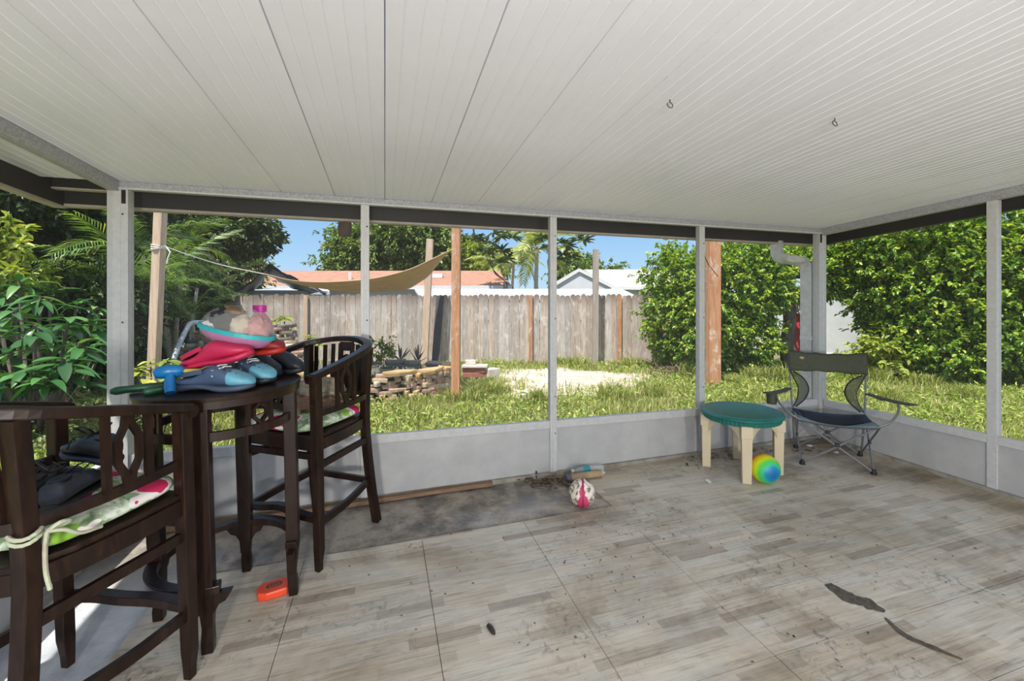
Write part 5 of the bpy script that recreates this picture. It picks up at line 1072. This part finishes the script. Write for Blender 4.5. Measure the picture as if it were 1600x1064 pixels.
# ------------------------------------------------------------------ folding camp chair
dC = nrm(-.69, -.71)
cc = thing('camp_chair', 'folding camp chair with navy seat and olive back band in corner', 'chair', floor_mat(3.985, 2.985, math.atan2(-dC[0], dC[1])))
ST = M['steel']
def leg(p, q, nm='frame_tube', rr=.009): return MB().tube([p, q], rr, 8).build(nm, ST, cc, smooth=True)
ft = {(sx, sy): (sx*.255, sy*.235, .012) for sx in (-1, 1) for sy in (-1, 1)}
for sx in (-1, 1):
    leg(ft[(sx, 1)], (-sx*.285, .255, .415)); leg(ft[(sx, -1)], (-sx*.265, -.20, .385))          # front and back crosses
    leg(ft[(sx, 1)], (sx*.285, -.215, .40), rr=.008); leg(ft[(sx, -1)], (sx*.292, .25, .412), rr=.008)   # side crosses
    MB().tube(smooth_path([(sx*.268, -.235, .03), (sx*.285, -.225, .40), (sx*.30, -.265, .66), (sx*.305, -.315, .955)], 4), .009, 8).build('back_pole', ST, cc, smooth=True)
    MB().tube(smooth_path([(sx*.285, .255, .415), (sx*.36, .24, .46), (sx*.43, .16, .53), (sx*.445, .10, .585)], 4), .010, 8).build('arm_support', ST, cc, smooth=True)
    A = [(sx*.53, .16, .605), (sx*.46, .06, .598), (sx*.38, -.10, .592), (sx*.31, -.255, .595)]
    MB().sweep(smooth_path(A, 5), .075, .012, ws=[1.1]*6+[1]*5+[.8]*4+[.6]).build('armrest', M['olivefab'], cc, bevel=.003)
    for sy in (-1, 1):
        MB().lathe([(.0, -.012), (.024, -.012), (.022, .012), (.012, .03), (.0, .03)], 12, Matrix.Translation(ft[(sx, sy)])).build('foot', M['black'], cc)
MB().box((0, .245, .215), (.035, .03, .03)).build('hub', M['black'], cc, bevel=.004); MB().box((0, -.217, .20), (.035, .03, .03)).build('hub', M['black'], cc, bevel=.004)
for sx in (-1, 1): MB().box((sx*.273, .01, .21), (.02, .035, .03)).build('hub', M['black'], cc, bevel=.003)
cup = MB().lathe([(.036, -.10), (.042, -.10), (.045, 0), (.040, 0), (.036, -.095)], 18, Matrix.Translation((.485, .10, .598))).build('cup_holder', M['olivefab'], cc, smooth=True)
seat = lambda u, v: Vector(((u-.5)*.58*(1-.04*math.sin(math.pi*v)), -.215+.475*v, .405+.012*v-.075*math.sin(math.pi*u)*(math.sin(math.pi*(.10+.8*v)))-.012*(v > .97)))
MB().surf(seat, 22, 16).build('seat_cloth', M['navyfab'], cc, smooth=True, solid=.006)
MB().surf(lambda u, v: seat(u, .66+.34*v)+Vector((0, .003, .006)), 22, 6).build('front_band', M['greyfab'], cc, smooth=True, solid=.003)
MB().surf(lambda u, v: seat(.10+.8*u, .12+.48*v)+Vector((0, 0, .006)), 14, 8).build('seat_pad', M['blackfab'], cc, smooth=True, solid=.006)
MB().tube([seat(u, 1.)+Vector((0, .002, 0)) for u in np.linspace(0, 1, 16)], .007, 6).build('seat_piping', M['black'], cc)
# upper back band and curved mesh wings
def band(u, v): return Vector(((u-.5)*.625, -.315+.05*(1-v)-.06*math.sin(math.pi*u), .775+.185*v-.02*math.sin(math.pi*u)*v+.012*(2*abs(u-.5))**3*(v-.3)+.005*math.sin(u*23)))
MB().surf(band, 26, 8).build('back_band', M['olivefab'], cc, smooth=True, solid=.008)
pp_ = [band(u, 0) for u in np.linspace(0, 1, 14)]+[band(1, v) for v in np.linspace(.1, 1, 6)]+[band(u, 1) for u in np.linspace(1, 0, 14)]+[band(0, v) for v in np.linspace(.9, .1, 5)]
MB().tube(pp_, .006, 6, closed=True).build('band_piping', M['black'], cc)
MB().ball(band(.82, .70)+Vector((0, .012, 0)), (.022, .004, .014), 12, 8).build('embroidered_patch', plain('gold_thread', (.46, .34, .18), .8), cc, smooth=True)
for sx in (-1, 1):
    inner = smooth_path([(sx*.275, -.262, .765), (sx*.19, -.29, .70), (sx*.145, -.285, .60), (sx*.175, -.265, .50), (sx*.255, -.225, .42)], 5)
    outer = smooth_path([(sx*.298, -.262, .765), (sx*.275, -.275, .70), (sx*.235, -.275, .60), (sx*.245, -.255, .50), (sx*.280, -.220, .42)], 5)
    def wing(u, v): i = min(int(u*(len(inner)-1)+.5), len(inner)-1); return inner[i].lerp(outer[i], v)
    MB().surf(wing, len(inner), 4).build('mesh_wing', M['olivemesh'], cc, smooth=True, solid=.003)
    MB().tube(inner, .0065, 6).build('wing_piping', M['black'], cc); MB().tube(outer, .005, 6).build('wing_piping', M['black'], cc)

# ------------------------------------------------------------------ balls and litter
def ballmat_rainbow():
    t = NT('rainbow_ball'); co = t.coord('Object'); sp = t.new('ShaderNodeSeparateXYZ'); t.link(co, sp.inputs[0])
    f = t.math('MULTIPLY_ADD', t.math('DIVIDE', sp.outputs[2], .115), .5, .5)
    c = t.ramp(f, [(0, (.72, .02, .02)), (.30, (.80, .16, .01)), (.50, (.86, .58, .01)), (.66, (.60, .74, .015)), (.78, (.10, .60, .05)), (.88, (.03, .52, .24)), (.93, (.01, .26, .42)), (1, (.005, .13, .36))])
    t.col(c); t.rough(.45); return t.m
bl = thing('ball', 'rainbow coloured rubber ball beside the play table leg', 'ball', Matrix.Translation((3.00, 2.80, FZ(3.00, 2.80)+.115)) @ Vector((-.22, -.95, -.10)).to_track_quat('Z', 'Y').to_matrix().to_4x4())
MB().ball((0, 0, 0), (.115, .115, .115), 40, 28).build('rubber_skin', ballmat_rainbow(), bl, smooth=True)
def ballmat_painted():
    t = NT('painted_ball'); co = t.coord('Object'); sp = t.new('ShaderNodeSeparateXYZ'); t.link(co, sp.inputs[0])
    n = t.noise(co, 14, 4, .6, 1.5); c = t.ramp(n, [(.40, (.10, .07, .06)), (.45, (.62, .52, .40)), (.58, (.78, .72, .62))])
    v = t.new('ShaderNodeTexVoronoi'); v.inputs['Scale'].default_value = 22; t.link(co, v.inputs['Vector']); s = t.new('ShaderNodeSeparateColor'); t.link(v.outputs['Color'], s.inputs[0])
    c = t.mix(t.math('MULTIPLY', t.math('LESS_THAN', v.outputs['Distance'], .33), t.math('GREATER_THAN', s.outputs[0], .72)), c, (.03, .028, .035))
    xw = t.math('ADD', t.math('ABSOLUTE', t.math('ADD', sp.outputs[0], -.004)), t.math('MULTIPLY', t.math('ADD', n, -.5), .06)); lim = t.math('MULTIPLY_ADD', sp.outputs[2], -.25, .030)
    c = t.mix(t.math('LESS_THAN', xw, lim), c, (.52, .05, .12)); c = t.mix(t.math('LESS_THAN', t.math('ABSOLUTE', t.math('ADD', sp.outputs[0], -.004)), .007), c, (.36, .005, .09))
    k2 = t.math('MULTIPLY', t.math('LESS_THAN', v.outputs['Distance'], .28), t.math('LESS_THAN', s.outputs[0], .20))
    c = t.mix(k2, c, (.20, .20, .34)); c = t.mix(t.math('MULTIPLY', t.math('LESS_THAN', v.outputs['Distance'], .25), t.math('LESS_THAN', s.outputs[1], .14)), c, (.70, .45, .10))
    t.col(c); t.rough(.6); return t.m
bx, by = 1.40, 2.90
bl = thing('ball', 'scuffed painted ball with pink stripe resting before the screen wall', 'ball', Matrix.Translation((bx, by, FZ(bx, by)+.098)) @ Matrix.Rotation(-.42, 4, 'Z'))
MB().ball((0, 0, 0), (.096, .096, .100), 36, 24).build('ball_skin', ballmat_painted(), bl, smooth=True)
M['clearp'] = seethrough('clear_pet_plastic', (.75, .78, .78), .35, .1)
bM_ = frame((1.60, 3.415, FZ(1.6, 3.41)+.036), (1, -.02, -.0))
wb = thing('water_bottle', 'empty clear water bottle with teal label lying at the wall', 'bottle', bM_ @ Matrix.Rotation(math.pi/2, 4, 'Y'))
MB().lathe([(.0, .0), (.030, .002), (.034, .012), (.034, .06), (.032, .066), (.034, .072), (.034, .10), (.032, .105), (.034, .11), (.034, .20), (.026, .235), (.014, .262), (.014, .275), (.0, .275)], 24, Matrix.Translation((0, 0, .245)) @ Matrix.Rotation(math.pi, 4, 'X')).build('bottle_body', M['clearp'], wb, smooth=True)
MB().lathe([(.0345, .0), (.0352, .002), (.0352, .058), (.0345, .06)], 24, Matrix.Translation((0, 0, .055))).build('bottle_label', plain('teal_label', (.02, .32, .36), .5), wb, smooth=True)
MB().lathe([(.0, -.052), (.017, -.052), (.018, -.048), (.018, -.034), (.0, -.034)], 18).build('cap', M['trimw'], wb, smooth=True)
rl = thing('cardboard_roll', 'tan cardboard tube lying before the empty water bottle', 'tube', frame((1.49, 3.325, FZ(1.5, 3.3)+.030), (1, -.03, .02)))
b = MB(); b.lathe([(.024, 0), (.029, 0), (.029, .29), (.024, .29), (.024, 0)], 20, Matrix.Rotation(math.pi/2, 4, 'Y')); b.f = b.f[:-2]; b.build('tube_wall', plain('cardboard', (.40, .29, .17), .85, 0, (.32, .22, .12), 9), rl, smooth=True)
MB().lathe([(.0, -.035), (.026, -.035), (.031, -.02), (.031, .012), (.0, .012)], 16, Matrix.Rotation(math.pi/2, 4, 'Y')).build('end_plug', plain('grey_plug', (.12, .12, .14), .6), rl, smooth=True)
# orange plastic box with a dark window
bo = thing('plastic_box', 'bright orange plastic case on the floor under the bar table', 'case', floor_mat(-.565, 2.545, .25))
b = MB(); out = [(-.075, -.035), (-.035, -.055), (.06, -.055), (.085, -.02), (.08, .035), (.05, .055), (-.05, .055), (-.08, .02)]; b.prism(out, 0.0, .042); b.build('case_shell', plain('orange_plastic', (.78, .075, .02), .35, 0, (.68, .06, .018), 6), bo, bevel=.009)
wd_ = MB(); wd_.prism([(-.028, -.018), (.032, -.018), (.045, .005), (.030, .024), (-.022, .024), (-.038, .004)], .040, .0435); wd_.build('dark_window', plain('window_tint', (.10, .07, .05), .4), bo)
g = MB()
for i in range(4): g.box((-.016+.014*i, .003, .0445), (.007, .026, .003))
g.build('grip_bar', plain('orange_bar', (.45, .06, .02), .4), bo, kind='stuff')
lt = thing('dark_capsule', 'small dark brown capsule-shaped object lying on the middle tiles', 'litter', floor_mat(.475, 1.945, math.radians(-75)))
MB().tube([(-.032, 0, .012), (-.026, 0, .012), (.0, 0, .013), (.022, 0, .011), (.034, 0, .009)], .012, 12, radii=[.004, .011, .013, .010, .004]).build('capsule_body', plain('dark_brown_shell', (.035, .028, .022), .3), lt, smooth=True)
# loose board at the foot of the screens
lb_ = thing('wooden_strip', 'worn reddish-brown wooden strip lying along the screen wall base', 'board', Vector((-.2, 3.44, 0)))
MB().sweep([Vector((x, 3.438+.012*math.sin(x*3), FZ(x, 3.44)+.017))-lb_.location for x in np.linspace(-1.5, .85, 16)], .05, .032).build('strip_timber', wood('worn_brown_strip', ((.10, .055, .03), (.20, .115, .065), (.30, .20, .13)), .75, 5, (1, 9, 9), .2), lb_, bevel=.004)
M['deadleaf'] = leafmat('dead_leaves', [(0, (.03, .022, .015)), (.5, (.09, .06, .035)), (1, (.26, .20, .13))], .8, .0)
def litter(name, pts, spread, n, L, W, m, lab, cat):
    P = []
    for k in range(n):
        x, y = pts[k % len(pts)]; x += random.gauss(0, spread[0]); y += random.gauss(0, spread[1]); y = min(y, 3.455); x = min(x, 4.44); P.append((x, y, FZ(x, y)+random.uniform(.004, .012)))
    P = np.array(P); D = unit(n)*np.array([1, 1, .12]); N = unit(n)*.35+np.array([0, 0, 1.])
    o = leaves(name, P, D, N, L*rng.uniform(.5, 1.4, n), W*rng.uniform(.5, 1.3, n), m, None, droop=.05); tag(o, lab, cat, kind='stuff')
random.seed(4)
litter('leaf_litter', [(1.30, 3.36), (1.40, 3.30), (1.22, 3.38)], (.08, .05), 90, .07, .022, M['deadleaf'], 'heap of brown dead leaves by the third screen post', 'leaves')
litter('corner_litter', [(2.75, 3.40), (3.1, 3.38), (3.4, 3.36), (3.7, 3.3), (3.95, 3.2)], (.12, .05), 120, .05, .016, M['deadleaf'], 'dark leaf bits swept under the play table and camp chair', 'leaves')
litter('floor_crumbs', [(1.1, 2.4), (1.3, 2.5), (1.45, 2.2), (1.5, 2.6), (1.25, 2.1), (.9, 1.7), (1.7, 2.3), (2.6, 2.1), (3.0, 1.6), (.2, 2.5), (1.9, 1.4), (.4, 2.8)], (.20, .16), 150, .016, .009, M['deadleaf'], 'small dark crumbs scattered over the middle floor tiles', 'crumbs')
for x, y, d, lab in ((2.575, 2.955, (.075, .035, .008), 'small white scrap on the floor left of the play table leg'), (4.13, 3.32, (.05, .04, .012), 'white scrap on the floor behind the camp chair legs'), (4.20, 3.10, (.045, .03, .012), 'pale scrap under the right side of the camp chair'), (1.82, 3.37, (.06, .045, .02), 'yellowish scrap right of the empty bottle')):
    o = bpy.data.objects.new('scrap', None); bpy.data.objects.remove(o)
    o = MB().ball((0, 0, 0), d, 10, 6, fn=lambda q: 1+.5*mnoise.noise(q*2+Vector((x, y, 0)))).build('scrap', M['trimw'] if 'white' in lab else M['paver'], smooth=True); o.scale = (.6, .6, .6); o.location = (x, y, FZ(x, y)+d[2]*.5); o.rotation_euler.z = x*9; tag(o, lab, 'litter')
M['wire'] = plain('dark_wire', (.10, .09, .085), .5, .5)
for x, y, lab in ((1.20, 1.61, 'small open wire hook in the ceiling, left of the two'), (2.09, 1.55, 'small closed wire ring hanging from ceiling, right of the two')):
    o = thing('ceiling_hook', lab, 'hook', Vector((x, y, cz(y))))
    a1 = 5.2 if 'open' in lab else 6.28
    MB().tube([(0, 0, .002), (0, 0, -.012)], .0025, 6).tube([(.014*math.sin(a), .004*math.cos(a), -.026+.014*math.cos(a)) for a in np.linspace(0, a1, 16)], .0022, 6).build('wire_hook', M['wire'], o)
for x in (-1.1, -.75, .2, .35, 1.9, 3.3, 3.7, 4.0):
    pass

# ------------------------------------------------------------------ two fill lamps added behind the camera to brighten the interior
gl = NT('fill_globe'); gl.b.inputs['Emission Color'].default_value = (1, .95, .88, 1); gl.b.inputs['Emission Strength'].default_value = 6; gl.col((.9, .9, .9))
for x, y, lab, kw in ((-.5, -2.2, 'added fill lamp with a white globe, left of the two behind the camera', 1.5), (1.9, -2.4, 'added fill lamp with a white globe, right of the two behind the camera', .78)):
    lm = thing('fill_lamp', lab, 'lamp', floor_mat(x, y, 0))
    MB().lathe([(.0, 0), (.15, 0), (.15, .02), (.02, .035), (.012, .06), (.012, .86), (.03, .87), (.0, .87)], 24).build('stand', M['alu_post'], lm)
    MB().ball((0, 0, 1.0), (.14, .14, .14), 24, 14).build('globe', gl.m, lm, smooth=True)
    lp_ = bpy.data.objects.new('fill_light', bpy.data.lights.new('fill_light', 'POINT')); COL.objects.link(lp_); lp_.data.energy = FILL_LAMP*kw; lp_.data.shadow_soft_size = .16; lp_.data.color = (1, .97, .93); lp_.parent = lm; lp_.location = (0, 0, 1.32)
